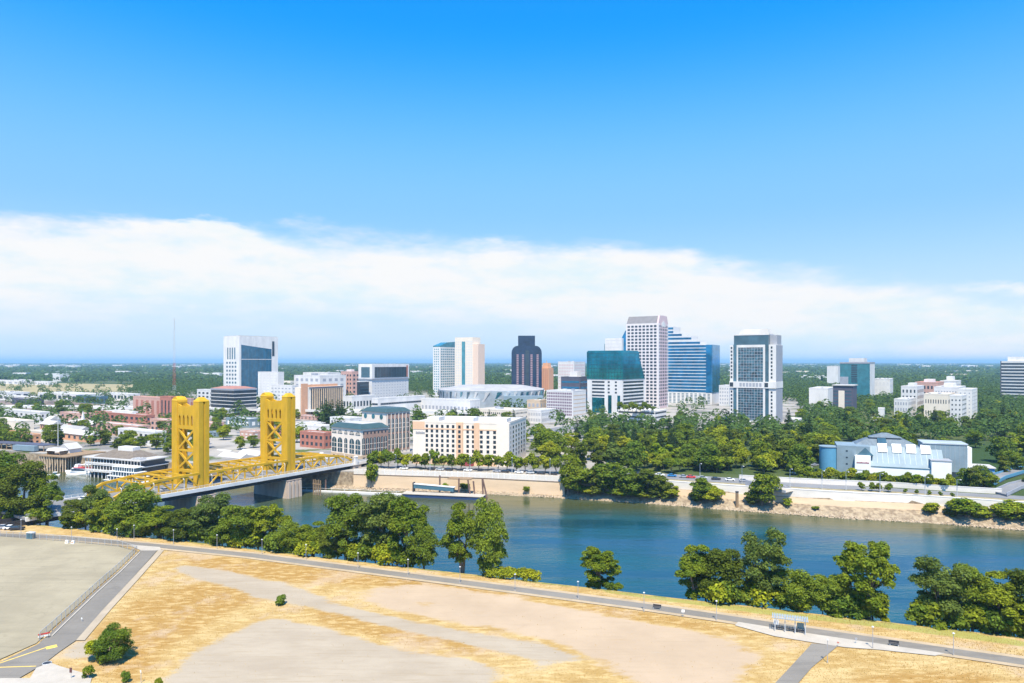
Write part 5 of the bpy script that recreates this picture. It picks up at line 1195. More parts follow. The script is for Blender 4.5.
def lobes_broad(H, Rw, n, seed, z0=.28, big=.42):
    g = random.Random(seed); out = [(0, 0, H*.62, Rw*.62, .9)]
    for i in range(n):
        t = g.uniform(z0, .93); prof = math.sin(math.pi*min(1, max(.08, (t-z0*.6)/(1.06-z0*.6))))**.7
        a = g.uniform(0, 6.28); rr = Rw*prof*g.uniform(.35, .82); s = Rw*g.uniform(big*.55, big*1.1)*(.65+.35*prof)
        out.append((rr*math.cos(a), rr*math.sin(a), max(s*.6, min(H*t, H-s*.8)), s, g.uniform(.8, 1.1)))
    return out
def trunk_mesh(name, H, rb, lobes, seed, fork=1):
    g = random.Random(seed); m = MB()
    for k in range(fork):
        ox = (k-(fork-1)/2)*rb*2.6; lean = g.uniform(-.05, .05)*H + ox*2.0
        pts = [(ox*.4, 0, -.6), (ox*.7+lean*.2, g.uniform(-.2, .2), H*.18), (ox+lean*.5, g.uniform(-.4, .4), H*.38), (ox+lean, g.uniform(-.6, .6), H*.66)]
        m.tube(pts, [rb*1.25, rb*.95, rb*.72, rb*.35], 8)
        for l in g.sample(lobes, min(5, len(lobes))):
            s = pts[g.choice((1, 2))]; mid = tuple((s[i]+l[i])/2 + (0, 0, -.3)[i] for i in range(3)); m.tube([s, mid, (l[0], l[1], l[2])], [rb*.45, rb*.3, rb*.1], 6)
    me = m.mesh(name); me.materials.append(M_bark); return me
PROTO = {}
def proto(key, name, lf, H, Rw, nl, n, leaf, seed, z0=.28, big=.42, fork=1, extra=None):
    lb = lobes_broad(H, Rw, nl, seed, z0, big) + (extra or [])
    PROTO[key] = (name, crown('crown', lf, lb, n, leaf, seed), trunk_mesh('trunk', H, max(.12, H*.021), lb, seed, fork), H, Rw)
for i, (lf, Rw, nl, n, z0, big, fork) in enumerate(((L_A, 6.8, 40, 15000, .10, .30, 1), (L_D, 5.6, 26, 11000, .20, .27, 2), (L_F, 7.0, 44, 16000, .03, .27, 1), (L_E, 6.6, 30, 12000, .16, .30, 1), (L_A, 7.4, 38, 15000, .05, .33, 1), (L_D, 6.6, 60, 15000, .10, .21, 2))):
    proto(f'n{i}', 'broadleaf_tree', lf, 16, Rw, nl, n, .46, 10+i, z0=z0, big=big, fork=fork)
for i, (lf, Rw, nl, z0, big) in enumerate(((L_D, 6.2, 18, .12, .42), (L_A, 6.4, 16, .12, .46), (L_F, 5.4, 22, .10, .34), (L_B, 6.2, 16, .12, .42), (L_B, 5.2, 24, .10, .32), (L_E, 5.8, 20, .10, .36))):
    proto(f'm{i}', 'broadleaf_tree', lf, 14, Rw, nl, 2800, .90, 30+i, z0=z0, big=big)
for i in range(3): proto(f's{i}', 'small_tree', (L_D, L_B, L_D)[i], 8, 3.4, 9, 1300, .75, 40+i, z0=.3, big=.5)  # small broadleaf trees for streets, hedges, banks and the park edge
for i in range(3): proto(f'b{i}', 'shrub', (L_D, L_B, L_A)[i], 3, 2.2, 8, 1500, .42, 50+i, z0=.12, big=.55)
for i in range(3):                                    # conifers: whorls of drooping sprays
    H = 22; lb = []; g = random.Random(60+i)
    for t in np.linspace(.10, .97, 15):
        r = 4.0*(1-t)**.8+.35
        for k in range(4 if t < .8 else 2):
            a = g.uniform(0, 6.28); lb.append((r*.55*math.cos(a), r*.55*math.sin(a), H*t, r*.55+.2, .55))
    PROTO[f'c{i}'] = ('conifer', crown('crown', L_C, lb, 2400, .85, 60+i, up=.2, shell=.3), trunk_mesh('trunk', H, .38, [(0, 0, H*.9, 1, 1)], 60+i), H, 4.2)
TREES = 0
def plant(key, x, y, H, Rw=None, z=G, label=None, group=None, rz=None):
    global TREES
    name, cm, tm, H0, R0 = PROTO[key]; s = H/H0; sx = (Rw/R0 if Rw else s)
    o = thing(name, label, 'tree' if name != 'shrub' else 'shrub', (x, y, z), random.uniform(0, 6.28) if rz is None else rz, group); o.scale = (sx, sx, s)
    link('crown', cm, o); link('trunk', tm, o); TREES += 1; return o
# near bank, one by one: pixel column, top row, width in pixels, offset behind the crest, proto, label
NB = [
 (-8, 452, 60, 6, 'n0', 'tall dark tree cut by the left edge of the view'), (24, 461, 58, 3, 'n2', 'broad dark tree second from the left edge beside the parked lot'), (47, 474, 34, 6, 'n1', 'lower tree between the broad dark tree and the gap of water'),
 (76, 499, 36, 3, 'n2', 'low dense tree filling the foot of the gap of water'), (97, 484, 38, 5, 'n3', 'rounded tree just right of the gap with the cruise boat'), (104, 498, 30, 2, 'n5', 'small bright tree in front of the dark round crown'), (133, 486, 60, 3, 'n4', 'dense dark round tree before the west end of the bridge'), (160, 505, 40, 4, 'n1', 'low bushy tree under the bridge end'),
 (186, 507, 46, 4, 'n2', 'low dark tree below the near golden tower'), (212, 493, 54, 7, 'n3', 'wide tree covering the bridge deck right of the near tower'), (240, 505, 44, 3, 'n0', 'dark tree right of the one that covers the deck'), (268, 504, 44, 7, 'n5', 'lime green tree above the dark row at the bridge pier'),
 (291, 520, 34, 3, 'n4', 'low dark tree directly before the open water by the pier'), (313, 522, 40, 5, 'n1', 'low spreading tree left of the tall clump'), (330, 524, 34, 2, 'n2', 'dark low tree hugging the crest left of the tall clump'), (347, 493, 48, 5, 'n0', 'tall tree at the left of the big central clump'),
 (380, 490, 56, 8, 'n3', 'tallest broad tree of the central clump'), (407, 497, 54, 5, 'n5', 'pale trunked tree at the right of the central clump'), (424, 522, 36, 3, 'n4', 'low tree leaning right from the central clump'),
 (462, 502, 44, 3, 'n1', 'left of the twin tall trees with bare pale trunks'), (489, 499, 46, 2.5, 'n4', 'right of the twin tall trees with bare pale trunks'), 
 (599, 548, 46, 4, 'n5', 'lone rounded tree standing against the open blue water'), (695, 543, 44, 4, 'n1', 'leftmost tree of the right bank clump'), (722, 548, 60, 5, 'n2', 'broad dark tree of the right bank clump'), (764, 528, 54, 5, 'n3', 'tallest tree of the right bank clump'), (796, 568, 54, 5, 'n4', 'low spreading tree between the two tall right bank trees'), (828, 575, 44, 3, 'n0', 'low dense tree left of the leaning tall one'),
 (866, 540, 66, 4, 'n5', 'tall leaning tree before the gap of water on the right'), (940, 556, 56, 4, 'n3', 'tall tree just right of the water gap'), (968, 566, 50, 6, 'n0', 'dark tree behind the right hand pair'), (994, 572, 56, 4, 'n1', 'broad tree next to the right edge'), (1030, 568, 60, 4, 'n2', 'tree cut by the right edge of the view')]
for px, pt, wpx, off, key, lb in NB:
    t = (px-CX)/FPX; Y = (182.5+off)/(1+.36*t); zb = G-.35*max(0, off-1) ; Ht = zat(pt, Y)-zb
    plant(key, t*Y, Y, Ht, wpx*Y/FPX*.54, zb, lb + ' on the near bank' if len(lb.split()) < 13 else lb, 'trees on the near river bank')
# undergrowth on the crest
for i in range(175):
    px = random.uniform(-20, 1040)
    if 440 < px < 480 or 505 < px < 540 or 545 < px < 580 or 620 < px < 685 or 893 < px < 916: continue
    if 58 < px < 82 and i % 3: continue
    t = (px-CX)/FPX; Y = (182.5+random.uniform(1.5, 6))/(1+.36*t); hh = random.uniform(3.5, 8.5) if px < 150 else random.uniform(2.2, 6) if px < 430 or 690 < px < 880 or px > 915 else random.uniform(1, 2.2)
    plant(f'b{i % 3}', t*Y, Y, hh, hh*.75, G-1.0, 'leafy undergrowth shrub between the trees of the near bank', 'undergrowth on the near bank')
for i, px in enumerate((492, 503, 513, 524, 533)):
    t = (px-CX)/FPX; Y = (182.5+1.2)/(1+.36*t); plant('b1', t*Y, Y, 3.2, 2.6, G-.7, 'clipped bright green shrub of the low clump right of the twin trees', 'low bright clump on the near bank')
# foreground bushes
for px, py, hpx, wpx, lb, key in ((112, 661, 33, 40, 'large dark green bush on the golden grass beside the road', 'n4'), (97, 660, 20, 24, 'yellowish bush leaning on the large dark bush', 'm3'), (88, 678, 11, 11, 'round small bush beside the sidewalk', 'b0'), (126, 682, 9, 9, 'small wispy bush right of the round one', 'b2'), (281, 605, 8, 11, 'lone dark bush in the middle of the golden field', 'b2'), (158, 688, 9, 8, 'tiny bush at the bottom edge', 'b0'), (101, 664, 9, 10, 'brownish low bush at the foot of the large bush', 'b0')):
    x, y = gp(px, py); plant(key, x, y, hpx*y/FPX*1.05, wpx*y/FPX*.55, G, lb)
# far bank willows and scrub
for i, (px, pt, pb_, wpx, key) in enumerate(((578, 466, 503, 34, 'm0'), (596, 470, 502, 32, 'm2'), (612, 464, 502, 36, 'm0'), (630, 468, 503, 34, 'm1'), (648, 470, 503, 36, 'm2'), (588, 486, 503, 24, 'm3'), (622, 488, 504, 30, 'm3'), (640, 490, 504, 26, 'm4'), (664, 478, 502, 20, 'm2'), (670, 485, 505, 18, 'm4'), (700, 478, 500, 22, 'm0'), (712, 485, 508, 26, 'm3'), (697, 492, 507, 18, 'm2'), (762, 474, 510, 30, 'm0'), (753, 490, 511, 18, 'm2'), (788, 498, 513, 9, 's1'), (815, 506, 516, 9, 's0'), (930, 502, 522, 16, 's1'), (966, 497, 523, 32, 'm3'), (955, 508, 524, 22, 'm2'), (980, 506, 526, 20, 'm0'), (1008, 500, 530, 36, 'm3'), (1026, 506, 532, 26, 'm2'), (371, 463, 489, 13, 's1'), (446, 483, 497, 8, 's1'), (464, 483, 495, 11, 's1'), (568, 455, 476, 22, 'm0'), (526, 486, 494, 7, 's1'))):
    X0, Y0 = gp(px, pb_, -2.5); Y0 = farw(X0)+1.5 if px < 560 else farw(X0)+3.0; X0 = xat(px, Y0); zb = -2.8 if px < 560 else -1.8
    plant(key, X0, Y0, zat(pt, Y0)-zb, wpx*Y0/FPX*.55, zb, f'green bank tree {"below the sandy quay wall" if px < 560 else "in the thick clump where the quay wall ends" if px < 680 else "alone before the pale flood wall" if px < 830 else "at the rocky waterline near the right edge"}', 'trees on the far river bank')
# trees along the promenade before the hotel
for i, px in enumerate((372, 381, 389, 398, 407, 416, 425, 434, 443, 452, 461, 470, 479, 488, 498, 507, 516, 525, 534, 545, 556)):
    Y = farw(xat(px, 360))+17+2*(i % 2); plant(f's{i % 3}', xat(px, Y), Y, random.uniform(8, 10.5), random.uniform(3.4, 4.4), G, 'street tree in the row along the promenade before the hotel', 'promenade trees')
# hedge trees before the museum, young row by the road
for i in range(22):
    px = 800+i*7.2; Y = farw(xat(px, 335))+41+1.5*(i % 2); plant(f's{i % 3}', xat(px, Y), Y, random.uniform(4.5, 7.5), random.uniform(2.6, 3.6), G, 'bushy tree in the hedge before the blue museum', 'museum hedge')
for i, px in enumerate((862, 872, 879, 888, 905, 917, 929, 941, 953)):
    Y = farw(xat(px, 315))+20.5; s_ = 3.8 if i < 4 else 2.2; plant('s0', xat(px, Y), Y, s_, s_*.52, G, 'young clipped tree on the verge of the riverfront road', 'young roadside trees')
for px, py, H_, key in ((966, 486, 8, 'm1'), (974, 488, 9, 'm2'), (984, 487, 10, 'm1'), (992, 489, 7, 'm0'), (1004, 474, 9, 'm2'), (1018, 472, 10, 'm0'), (1030, 484, 7, 'm1')):
    x, y = gp(px, py); plant(key, x, y, H_, H_*.5, G, 'dark round tree beside the road ramps at the right edge', 'trees by the road ramps')
# park woods and city trees
def scatter(n, x0, x1, y0, y1, h0, h1, keys, label, group, pad=4, sep=5.0, ok=None, bank=34):
    pts = []; tries = 0
    while len(pts) < n and tries < n*60:
        tries += 1; px, py = random.uniform(x0, x1), random.uniform(y0, y1); x, y = gp(px, py)
        if in_foot(x, y, pad) or y < farw(x)+bank or (ok and not ok(px, py)): continue
        if any((x-a)**2+(y-b)**2 < sep**2 for a, b in pts): continue
        pts.append((x, y)); key = random.choice(keys); H = random.uniform(h0, h1)
        plant(key, x, y, H, H*random.uniform(.44, .60) if key[0] != 'c' else H*random.uniform(.17, .22), G, label, group)
scatter(62, 545, 832, 445, 473, 10, 16.5, ['m0', 'm1', 'm2', 'm3', 'm4', 'm1', 'm5', 'm2', 'm3'], 'broadleaf tree of the dense park below the towers', 'park trees below the towers', sep=7)
scatter(22, 545, 832, 424, 446, 7, 11.5, ['m0', 'm1', 'm2', 'm3', 'm4', 'm1'], 'broadleaf tree at the foot of the towers behind the park', 'trees at the foot of the towers', sep=7)
scatter(14, 590, 800, 412, 424, 5, 8, ['m0', 'm1', 'm2', 'm5'], 'small tree on the pavement between the tower bases', 'trees between the tower bases', sep=9)
scatter(34, 640, 812, 462, 475, 6, 10, ['s0', 's1', 's2'], 'low tree along the park edge above the flood wall', 'park edge trees', sep=4.5, bank=36)
scatter(34, 548, 800, 438, 464, 13, 20, ['c0', 'c1', 'c2'], 'dark conifer in the dense park below the towers', 'park conifers', sep=6)
scatter(30, 800, 1040, 408, 440, 10, 16, ['m0', 'm1', 'm2', 'm1', 'm3'], 'broadleaf tree in the neighbourhood woods behind the park', 'neighbourhood trees', sep=13)
scatter(34, 780, 1045, 432, 464, 11, 17, ['m0', 'm1', 'm2', 'm4', 'm5', 'm1'], 'broadleaf tree behind the blue museum', 'trees behind the museum', sep=7.5)
scatter(8, 780, 1024, 425, 452, 18, 25, ['c0', 'c1', 'c2'], 'tall dark conifer behind the blue museum', 'conifers behind the museum', sep=9)
scatter(11, -10, 64, 434, 447, 9, 13, ['m0', 'm1', 'm2'], 'rounded tree of the old town grove at the left edge', 'old town grove', sep=8, bank=13)
scatter(22, -20, 170, 418, 446, 7, 11, ['m0', 'm2', 'm1'], 'green tree between the old town roofs', 'old town trees', sep=6.5, bank=13)
scatter(17, 78, 200, 438, 456, 7, 11, ['m0', 'm2'], 'green tree behind the waterfront restaurant', 'restaurant trees', sep=5, bank=13)
scatter(22, 185, 305, 412, 452, 8, 13, ['m0', 'm1', 'm3'], 'green tree between and behind the golden towers', 'trees between the towers', sep=8, bank=13)
scatter(9, -20, 190, 410, 418, 10, 14, ['m1', 'm0'], 'dark tree beside the freeway', 'freeway trees', sep=10)
scatter(9, 311, 342, 420, 430, 20, 25, ['c0', 'c1', 'c2'], 'dark conifer in the clump before the finned tan block', 'conifers by the tan block', sep=6)
scatter(14, 412, 530, 424, 434, 10, 17, ['c0', 'c1', 'm1', 'm0'], 'dark tree in the line behind the cream hotel roof', 'trees behind the hotel', sep=7)
scatter(9, 505, 552, 434, 462, 9, 14, ['m0', 'm3', 'm4'], 'bright tree right of the cream hotel', 'trees beside the hotel', sep=8)
for i in range(9):
    o_, W_, L_, h_ = TERR; x, y = o_.location.x - W_*(.05+.1*i), o_.location.y + 3+random.uniform(-1, 2)
    plant('b1' if i == 7 else 'b0', x, y, 4+2*(i % 3), 3.4, G+h_, 'roof garden shrub on the white terraced block', 'roof garden shrubs')
print('trees', TREES)

# far woods: one uncountable mass to the horizon
def far_woods():
    P = []; S_ = []
    for y0, y1, sp_, sc in ((470, 1500, 12, 1.0), (1500, 3000, 18, 1.2), (3000, 6500, 36, 1.9), (6500, 14000, 85, 3.2), (14000, 30000, 220, 6)):
        a = .86; n = int(a*(y1**2-y0**2)/sp_**2)
        y = np.sqrt(RNG.uniform(y0**2, y1**2, n)); x = RNG.uniform(-a, a, n)*y
        P.append(np.stack([x, y], -1)); S_.append(RNG.uniform(.7, 1.3, n)*sc)
    P = np.concatenate(P); S_ = np.concatenate(S_)
    x, y = P[:, 0], P[:, 1]; u = x/y*FPX+CX
    dens = np.ones(len(P))
    urban = (u > 200) & (u < 575) & (y < 1300); dens[urban] = .16
    left = (u < 210) & (y < 1250); dens[left] = .24
    nearp = (y < 640); dens[nearp & (u > 575)] = .9
    med = (u < 135) & (y > 1150) & (y < 1850); dens[med] = .06
    patch = np.sin(x*.0031+1.3)*np.sin(y*.0023)+np.sin(x*.0011-y*.0017); dens[(patch > 1.1) & (y > 1800)] *= .35
    keep = RNG.random(len(P)) < dens
    for X, Y, ca, sa, W, L in FOOT:
        lx = (x-X)*ca-(y-Y)*sa; ly = (x-X)*sa+(y-Y)*ca; keep &= ~((lx > -W-5) & (lx < 5) & (ly > -5) & (ly < L+5))
    keep &= ~((y < 850) & (y > 660) & (x < 60) & (np.abs(y-np.interp(x, [-900, -560, -330, -180, 40], [830, 800, 770, 735, 700])) < 14))
    keep &= ~((u > 565) & (u < 800) & (y > 600) & (y < 1000) & (RNG.random(len(P)) < .93)); keep &= ~((u > 860) & (u < 985) & (y > 560) & (y < 860) & (RNG.random(len(P)) < .7))
    P = P[keep]; S_ = S_[keep]; near = P[:, 1] < 1700
    parts = [_woods(P[near], S_[near], 64, 2.1), _woods(P[~near], S_[~near], 12, 6.2)]; co = np.concatenate(parts)
    me = bpy.data.meshes.new('far_woods'); np_mesh(me, co, np.arange(len(co), dtype=np.int32).reshape(-1, 4)); me.materials.append(L_far)
    o = bpy.data.objects.new('far_woods', me); COL.objects.link(o); o['kind'] = 'stuff'
def _woods(P, S_, q, leaf):
    k = len(P)
    d = RNG.standard_normal((k, q, 3)); d /= np.linalg.norm(d, axis=2, keepdims=True); d[..., 2] = np.abs(d[..., 2])
    rad = (S_*6.4)[:, None, None]; hgt = np.minimum(S_, 2.2)*RNG.uniform(.8, 1.25, k)
    C = np.stack([P[:, 0], P[:, 1], np.full(k, G)], -1)[:, None, :]
    pos = C + d*rad*.75*np.array([1, 1, 0]) ; pos[..., 2] += (3.0 + (d[..., 2]*7.5+1.5)*hgt[:, None])
    N = d*.8 + RNG.standard_normal(d.shape)*.4 + np.array([0, 0, .5])
    co = leaves(pos.reshape(-1, 3), N.reshape(-1, 3), np.repeat(S_*leaf, q)*RNG.uniform(.6, 1.3, k*q), None).astype(np.float32)
    print('far clumps', k); return co
far_woods()
# pale roofs scattered through the far woods
hm = MB().box(-1, 1, -.6, .6, 0, 1).mesh('distant_building'); hm.materials.append(M_white)
hm2 = MB().box(-1, 1, -.6, .6, 0, 1).mesh('distant_building'); hm2.materials.append(M_cream)
for i in range(330):
    py = 364.2+abs(random.gauss(0, 7.5)); px = random.uniform(-20, 1044); x, y = gp(px, py)
    if y < 1150 or y > 15000 or in_foot(x, y, 30) or (px < 150 and y < 2000): continue
    o = link('distant_building', hm if i % 3 else hm2, None, (x, y, G), R(random.uniform(-40, 0))); s_ = random.uniform(12, 32)*(1+y/7000); o.scale = (s_, s_*random.uniform(.6, 1.2), random.uniform(14, 20) if y < 5000 else random.uniform(22, 34))
    tag(o, 'tiny pale flat roofed building among the far woods', 'building', 'distant buildings in the woods')
# ------------------------------------------------------------------ street furniture of the near bank
lp0 = thing('path_lamp', 'x', 'lamp', (0, 0, 0)); 
MB().tube([(0, 0, 0), (0, 0, 4.3)], [.075, .05], 8).build('pole', M_grey, lp0); MB().cyl(0, 0, .14, 0, .35, 10).build('base', M_conc, lp0)
MB().tube([(0, 0, 4.3), (0, 0, 4.42), (0, 0, 4.62)], [.14, .28, .08], 12).build('lamp_head', M_steel, lp0)
LAMPS = [(21, 533, 'beside the parked dark cars at the left edge'), (71.5, 541, 'above the two small white markers of the lot'), (117, 543, 'left of the road junction by the lot corner'), (134, 539, 'behind the junction against the dark round tree'), (173.5, 544, 'first right of the junction'), (217, 549.5, 'below the tree that hides the bridge deck'), (262, 554.5, 'before the lime green tree'), (306, 560, 'before the open water by the bridge pier'), (358, 569, 'before the big central clump'), (408, 576, 'below the pale trunked tree'), (460, 584, 'below the twin tall trees'), (515, 592, 'beside the low bright clump'), (578, 600, 'just left of the lone rounded tree'), (644, 612, 'against open water right of the lone tree'), (716.5, 621, 'below the right bank clump left of the shelter'), (872.8, 649, 'right of the shelter on the pale apron'), (953.5, 656, 'right of the water gap'), (827.5, 663, 'on the verge of the side path')]
for i, (px, py, lb) in enumerate(LAMPS):
    x, y = gp(px, py)
    if i == 0: lp0.location = (x, y, G+.05); lp0['label'] = 'white path lamp '+lb; lp0['group'] = 'path lamps'; o = lp0
    else: o = dup(lp0, (x, y, G+.05), 0, 'white path lamp '+lb)
# shelter with slatted roof
sx, sy = gp(790, 632); sh = thing('shade_shelter', 'blue grey slatted shade shelter with benches beside the levee path', 'shelter', (sx, sy, G+.17), R(-21))
for x in (-3.0, -1.0, 1.0, 3.0):
    for y in (-.9, .9): MB().box(x-.08, x+.08, y-.08, y+.08, 0, 2.7).build('post', M_steel, sh)
rf = MB().box(-3.6, 3.6, -1.0, -.85, 2.7, 2.9).box(-3.6, 3.6, .85, 1.0, 2.7, 2.9).build('roof_beam', M_steel, sh)
m = MB()
for i in range(22): m.box(-3.55+i*.33, -3.40+i*.33, -1.5, 1.5, 2.9, 3.05)
m.build('roof_slats', mat('shelter_slats', (.30, .38, .45), .5), sh)
for x in (-2, 0.2, 2.0): MB().box(x-.75, x+.75, -.25, .25, .42, .5).box(x-.65, x-.55, -.2, .2, 0, .42).box(x+.55, x+.65, -.2, .2, 0, .42).build('bench_seat', M_dark, sh)
MB().box(-3.3, -2.2, .75, .82, .8, 1.9).build('info_panel', M_wpaint, sh); MB().box(1.4, 2.8, .75, .82, .6, 1.8).build('info_panel', M_ggrey, sh)
def bench(px, py, lb, rz):
    x, y = gp(px, py); b = thing('park_bench', lb, 'bench', (x, y, G+.17), rz)
    MB().box(-.95, .95, -.25, .25, .42, .49).build('seat', M_dark, b); MB().box(-.95, .95, .24, .30, .55, .95).build('backrest', M_dark, b)
    for s in (-.75, .75): MB().box(s-.05, s+.05, -.22, .3, 0, .42).build('leg', M_steel, b); MB().box(s-.04, s+.04, .28, .33, .42, .95).build('back_support', M_steel, b)
bench(894, 646.5, 'dark bench on the concrete apron right of the shelter', R(-20)); bench(657, 609.5, 'dark bench beside the path left of the white sign', R(-20))
def sign(px, py, lb, wd, ht, pm, z1=1.6):
    x, y = gp(px, py); s = thing('sign_post', lb, 'sign', (x, y, G+.1), R(random.uniform(-25, 5)))
    MB().tube([(0, 0, 0), (0, 0, z1)], .05, 6).build('post', M_steel, s); MB().box(-wd/2, wd/2, -.09, -.05, z1-ht, z1).build('panel', pm, s)
sign(683, 617, 'small white sign beside the path left of the shelter', .7, .6, M_wpaint); sign(856, 644, 'small grey post on the apron between shelter and bench', .4, .4, M_grey, 1.2); sign(838, 647, 'small reddish marker at the mouth of the side path', .4, .3, mat('faded_red', (.5, .2, .15), .7), 1.0)
sign(71, 679, 'short post with dark sign by the sidewalk bush', .5, .9, mat('sign_dark', (.12, .05, .05), .6), 2.0); sign(141, 683, 'thin pale marker post right of the wispy bush', .3, .4, M_wpaint, 2.2); sign(82, 622, 'small white marker on the road edge', .35, .35, M_wpaint, .9)
for i, (px, py) in enumerate(((67, 543.5), (73, 544))):
    x, y = gp(px, py); b = thing('lot_marker', ['left of two small white blocks at the far edge of the lot', 'right of two small white blocks at the far edge of the lot'][i], 'marker', (x, y, G+.16)); MB().frus(-.5, .5, -.4, .4, 0, .9, .12).build('block', M_wpaint, b); MB().box(-.3, .3, -.43, -.3, .3, .6).build('reflector', M_orange, b)
bxx, byy = gp(31, 539); ub = thing('utility_box', 'grey blue utility cabinet by the fence at the far edge of the lot', 'cabinet', (bxx, byy, G+.1), R(-12))
MB().box(-1.1, 1.1, -.7, .7, 0, 2.0).build('body', M_ggrey, ub); MB().frus(-1.2, 1.2, -.8, .8, 2.0, 2.25, .2).build('lid', M_steel, ub); MB().box(-.06, .06, -.74, -.6, .3, 1.8).build('door_seam', M_dark, ub)
# chain link fence along the lot
M_link = bpy.data.materials.new('chain_link'); M_link.use_nodes = True; t = M_link.node_tree; t.nodes.clear()
g_ = nd(t, 'ShaderNodeNewGeometry'); nz_ = nd(t, 'ShaderNodeTexNoise', inp={'Vector': g_.outputs['Position'], 'Scale': 3.0})
ms_ = nd(t, 'ShaderNodeMixShader', inp={0: mth(t, 'ADD', .16, mth(t, 'MULTIPLY', nz_.outputs[0], .2)), 1: nd(t, 'ShaderNodeBsdfTransparent').outputs[0], 2: nd(t, 'ShaderNodeBsdfPrincipled', inp={'Base Color': (.16, .17, .18, 1), 'Metallic': .3, 'Roughness': .5}).outputs[0]})
nd(t, 'ShaderNodeOutputMaterial', inp={0: ms_.outputs[0]})
fl = PP((40, 641.5), (52, 631), (70, 614.5), (96, 590.5), (119, 570), (137, 552.5), (118, 547), (60, 541.5), (0, 537), (-40, 534))
fn = thing('chain_link_fence', 'grey chain link fence along the right and far edges of the paved lot', 'fence'); npst = 0
pts_ = []
for (xa_, ya_), (xb_, yb_) in zip(fl[:-1], fl[1:]):
    n = max(1, round(math.hypot(xb_-xa_, yb_-ya_)/2.6)); pts_ += [(xa_+(xb_-xa_)*i/n, ya_+(yb_-ya_)*i/n) for i in range(n)]
pts_.append(fl[-1])
pm = MB().tube([(0, 0, 0), (0, 0, 2.05)], .06, 6).mesh('post'); pm.materials.append(M_steel)
for x, y in pts_[:100]: link('post', pm, fn, (x, y, G+.05))
rl = MB(); lk = MB()
for (xa_, ya_), (xb_, yb_) in zip(pts_[:-1], pts_[1:]):
    rl.beam((xa_, ya_, G+2.05), (xb_, yb_, G+2.05), .06); lk.quad((xa_, ya_, G+.15), (xb_, yb_, G+.15), (xb_, yb_, G+2.02), (xa_, ya_, G+2.02))
rl.build('top_rail', M_steel, fn); lk.build('wire_mesh', M_link, fn)
gx_, gy_ = gp(44, 639); gt = thing('barricade', 'red and white striped barricade at the end of the lot fence', 'barricade', (gx_, gy_, G+.17), R(38)); gt.scale = (.8, .8, .8)
MB().box(-1.3, 1.3, -.05, .05, 1.0, 1.35).build('upper_board', M_redp, gt); MB().box(-1.3, 1.3, -.05, .05, .45, .8).build('lower_board', M_wpaint, gt)
for s in (-1.0, 1.0): MB().beam((s, -.4, 0), (s, 0, 1.4), .08).beam((s, .4, 0), (s, 0, 1.4), .08).build('leg', M_dark, gt)
mh = thing('manhole', 'dark round cover on the pale sidewalk corner', 'manhole', (*gp(47, 664), G+.185)); MB().cyl(0, 0, .75, 0, .03, 20).build('cover', M_dark, mh); MB().tube([(.75*math.cos(a), .75*math.sin(a), .02) for a in np.linspace(0, 6.283, 21)], .06, 5).build('ring', M_steel, mh)
cxx, cyy = gp(40, 676); 
# ------------------------------------------------------------------ cars
def car(name, label, x, y, rz, pm, z=G+.05, group=None):
    c = thing(name, label, 'car', (x, y, z), rz, group)
    MB().prism_y([(-2.2, .35), (2.2, .35), (2.25, .7), (2.05, .95), (1.1, 1.0), (-2.1, 1.02), (-2.25, .8)], -.88, .88).build('body', pm, c)
    MB().hexa([(-1.7, -.82, 1.0), (1.1, -.82, 1.0), (1.1, .82, 1.0), (-1.7, .82, 1.0), (-1.25, -.66, 1.5), (.35, -.66, 1.5), (.35, .66, 1.5), (-1.25, .66, 1.5)]).build('window', M_gdark, c)
    MB().box(-1.2, .3, -.64, .64, 1.5, 1.53).build('roof', pm, c)
    for sx_ in (-1.35, 1.35):
        for sy_ in (-.82, .82): w_ = MB().tube([(0, -.1, 0), (0, .1, 0)], .34, 12).build('wheel', M_dark, c); w_.location = (sx_, sy_, .34)
    return c
PC = [M_wpaint, M_dark, M_redp, M_steel, M_bluedeep, M_grey, M_wpaint]
CN = ['white', 'black', 'red', 'silver', 'blue', 'grey', 'white']
protos = [car('parked_car', f'{CN[i]} parked car', 0, -50, 0, PC[i]) for i in range(6)]
used = [False]*6
def place(i, x, y, rz, lb, z=G+.05, group='parked cars'):
    lb = f'{CN[i]} car '+lb
    if not used[i]: used[i] = True; o = protos[i]; o.location = (x, y, z); o.rotation_euler = (0, 0, rz); o['label'] = lb
    else: o = dup(protos[i], (x, y, z), rz, lb)
    o['group'] = group
for i, px in enumerate((404, 431, 440, 449, 468, 497, 505, 519, 530, 541, 553)):
    Y = farw(xat(px, 360))+14.5; place((0, 1, 3, 1, 0, 5, 1, 0, 3, 1, 1)[i], xat(px, Y), Y, R(-18), ('parked below the promenade trees before the hotel'))
for i, px in enumerate((640, 660, 672, 684, 691, 703, 716, 730, 744, 758, 774)):
    Y = farw(xat(px, 345))+29; place((1, 0, 4, 5, 2, 3, 1, 0, 5, 3, 1)[i], xat(px, Y), Y, R(-18+2*i), 'parked at the edge of the park before the flood wall')
for i, (px, py) in enumerate(((803, 471), (809, 468.5), (796, 474), (815, 466))): place((0, 3, 0, 5)[i], *gp(px, py), R(30), 'beside the concrete ramp left of the drum')
for i, (px, py) in enumerate(((4, 529), (11, 529.5), (17, 530))): place((5, 0, 1)[i], *gp(px, py), R(10), ['nearest the left edge under the near bank trees', 'second from the left edge under the near bank trees', 'third from the left edge under the near bank trees'][i])
for i, px in enumerate((12, 36, 58, 96, 122, 150)):
    x_ = xat(px, 770); place((0, 3, 1, 0, 5, 0)[i], x_, float(np.interp(x_, [-900, -560, -330, -180, 40], [830, 800, 770, 735, 700]))-4, R(-8), 'driving on the elevated freeway at the left', 11.02, 'cars on the freeway')
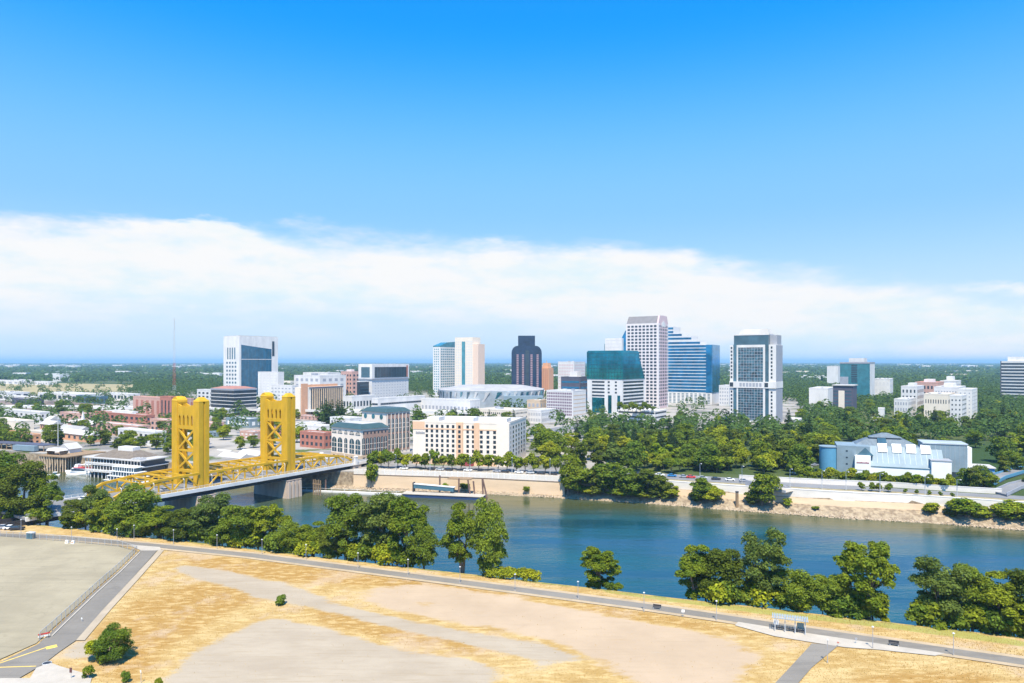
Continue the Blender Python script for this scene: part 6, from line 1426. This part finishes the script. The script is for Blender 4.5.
for i, s in enumerate((-40, -12, 18, 70)):
    X = BX+s*math.sin(R(BA))-(5 if i % 2 else 14)*math.cos(R(BA)); Y = BY+s*math.cos(R(BA))+(5 if i % 2 else 14)*math.sin(R(BA)); place((0, 5, 1, 3)[i], X, Y, R(90-BA), ['on the bridge west of the towers', 'on the bridge beside the near tower', 'on the bridge lift span', 'on the bridge past the far tower'][i], DK+.02, 'cars on the bridge')
# street lamps of the far bank
sl0 = None
for i, px in enumerate((396, 430, 470, 512, 550, 700, 742, 790, 822, 846, 880, 925, 957)):
    Y = farw(xat(px, 330))+(12 if px < 600 else 21.5); lb = 'thin pole street lamp along the '+('promenade before the hotel' if px < 600 else 'riverfront road on the far bank')
    if sl0 is None:
        sl0 = thing('street_lamp', lb, 'lamp', (xat(px, Y), Y, G), 0, 'far bank street lamps'); MB().tube([(0, 0, 0), (0, 0, 8.2)], [.16, .1], 8).build('pole', M_steel, sl0); MB().tube([(0, 0, 8.2), (0, -.8, 8.6), (0, -2, 8.7)], .08, 6).build('arm', M_steel, sl0); MB().box(-.22, .22, -2.6, -1.9, 8.6, 8.8).build('lamp_head', M_wpaint, sl0)
    else: dup(sl0, (xat(px, Y), Y, G), 0, lb)
pz = thing('marker_pile', 'lone dark steel pile standing at the foot of the flood wall', 'pile', (xat(737, farw(99)+1), farw(99)+1, -4)); MB().cyl(0, 0, .7, -2, 8, 12).build('shaft', M_wood, pz); MB().cyl(0, 0, .8, 8, 8.4, 12).build('cap', M_dark, pz)
tg = tufts('dry_grass', 42000, M_straw, lambda i, j: 0.04+.96*max(0, 1-1.6*bare[i, j]-1.6*grav[i, j]), .06, .18); tg['kind'] = 'stuff'
# clear tufts off the paved sheets is not needed: the sheets stand proud of them
# ------------------------------------------------------------------ air
def haze(dens):
    o = MB().box(-47000, 47000, -3100, 47500, -10.5, 146).build('haze', None); o.data.materials.clear()
    m = bpy.data.materials.new('haze'); m.use_nodes = True; t = m.node_tree; t.nodes.clear()
    v = nd(t, 'ShaderNodeVolumePrincipled', inp={'Color': (0.42, 0.72, 0.97, 1), 'Density': dens, 'Anisotropy': 0.0})
    t.links.new(v.outputs[0], nd(t, 'ShaderNodeOutputMaterial').inputs['Volume'])
    o.data.materials.append(m); o['kind'] = 'stuff'; return o
haze(1/12500)
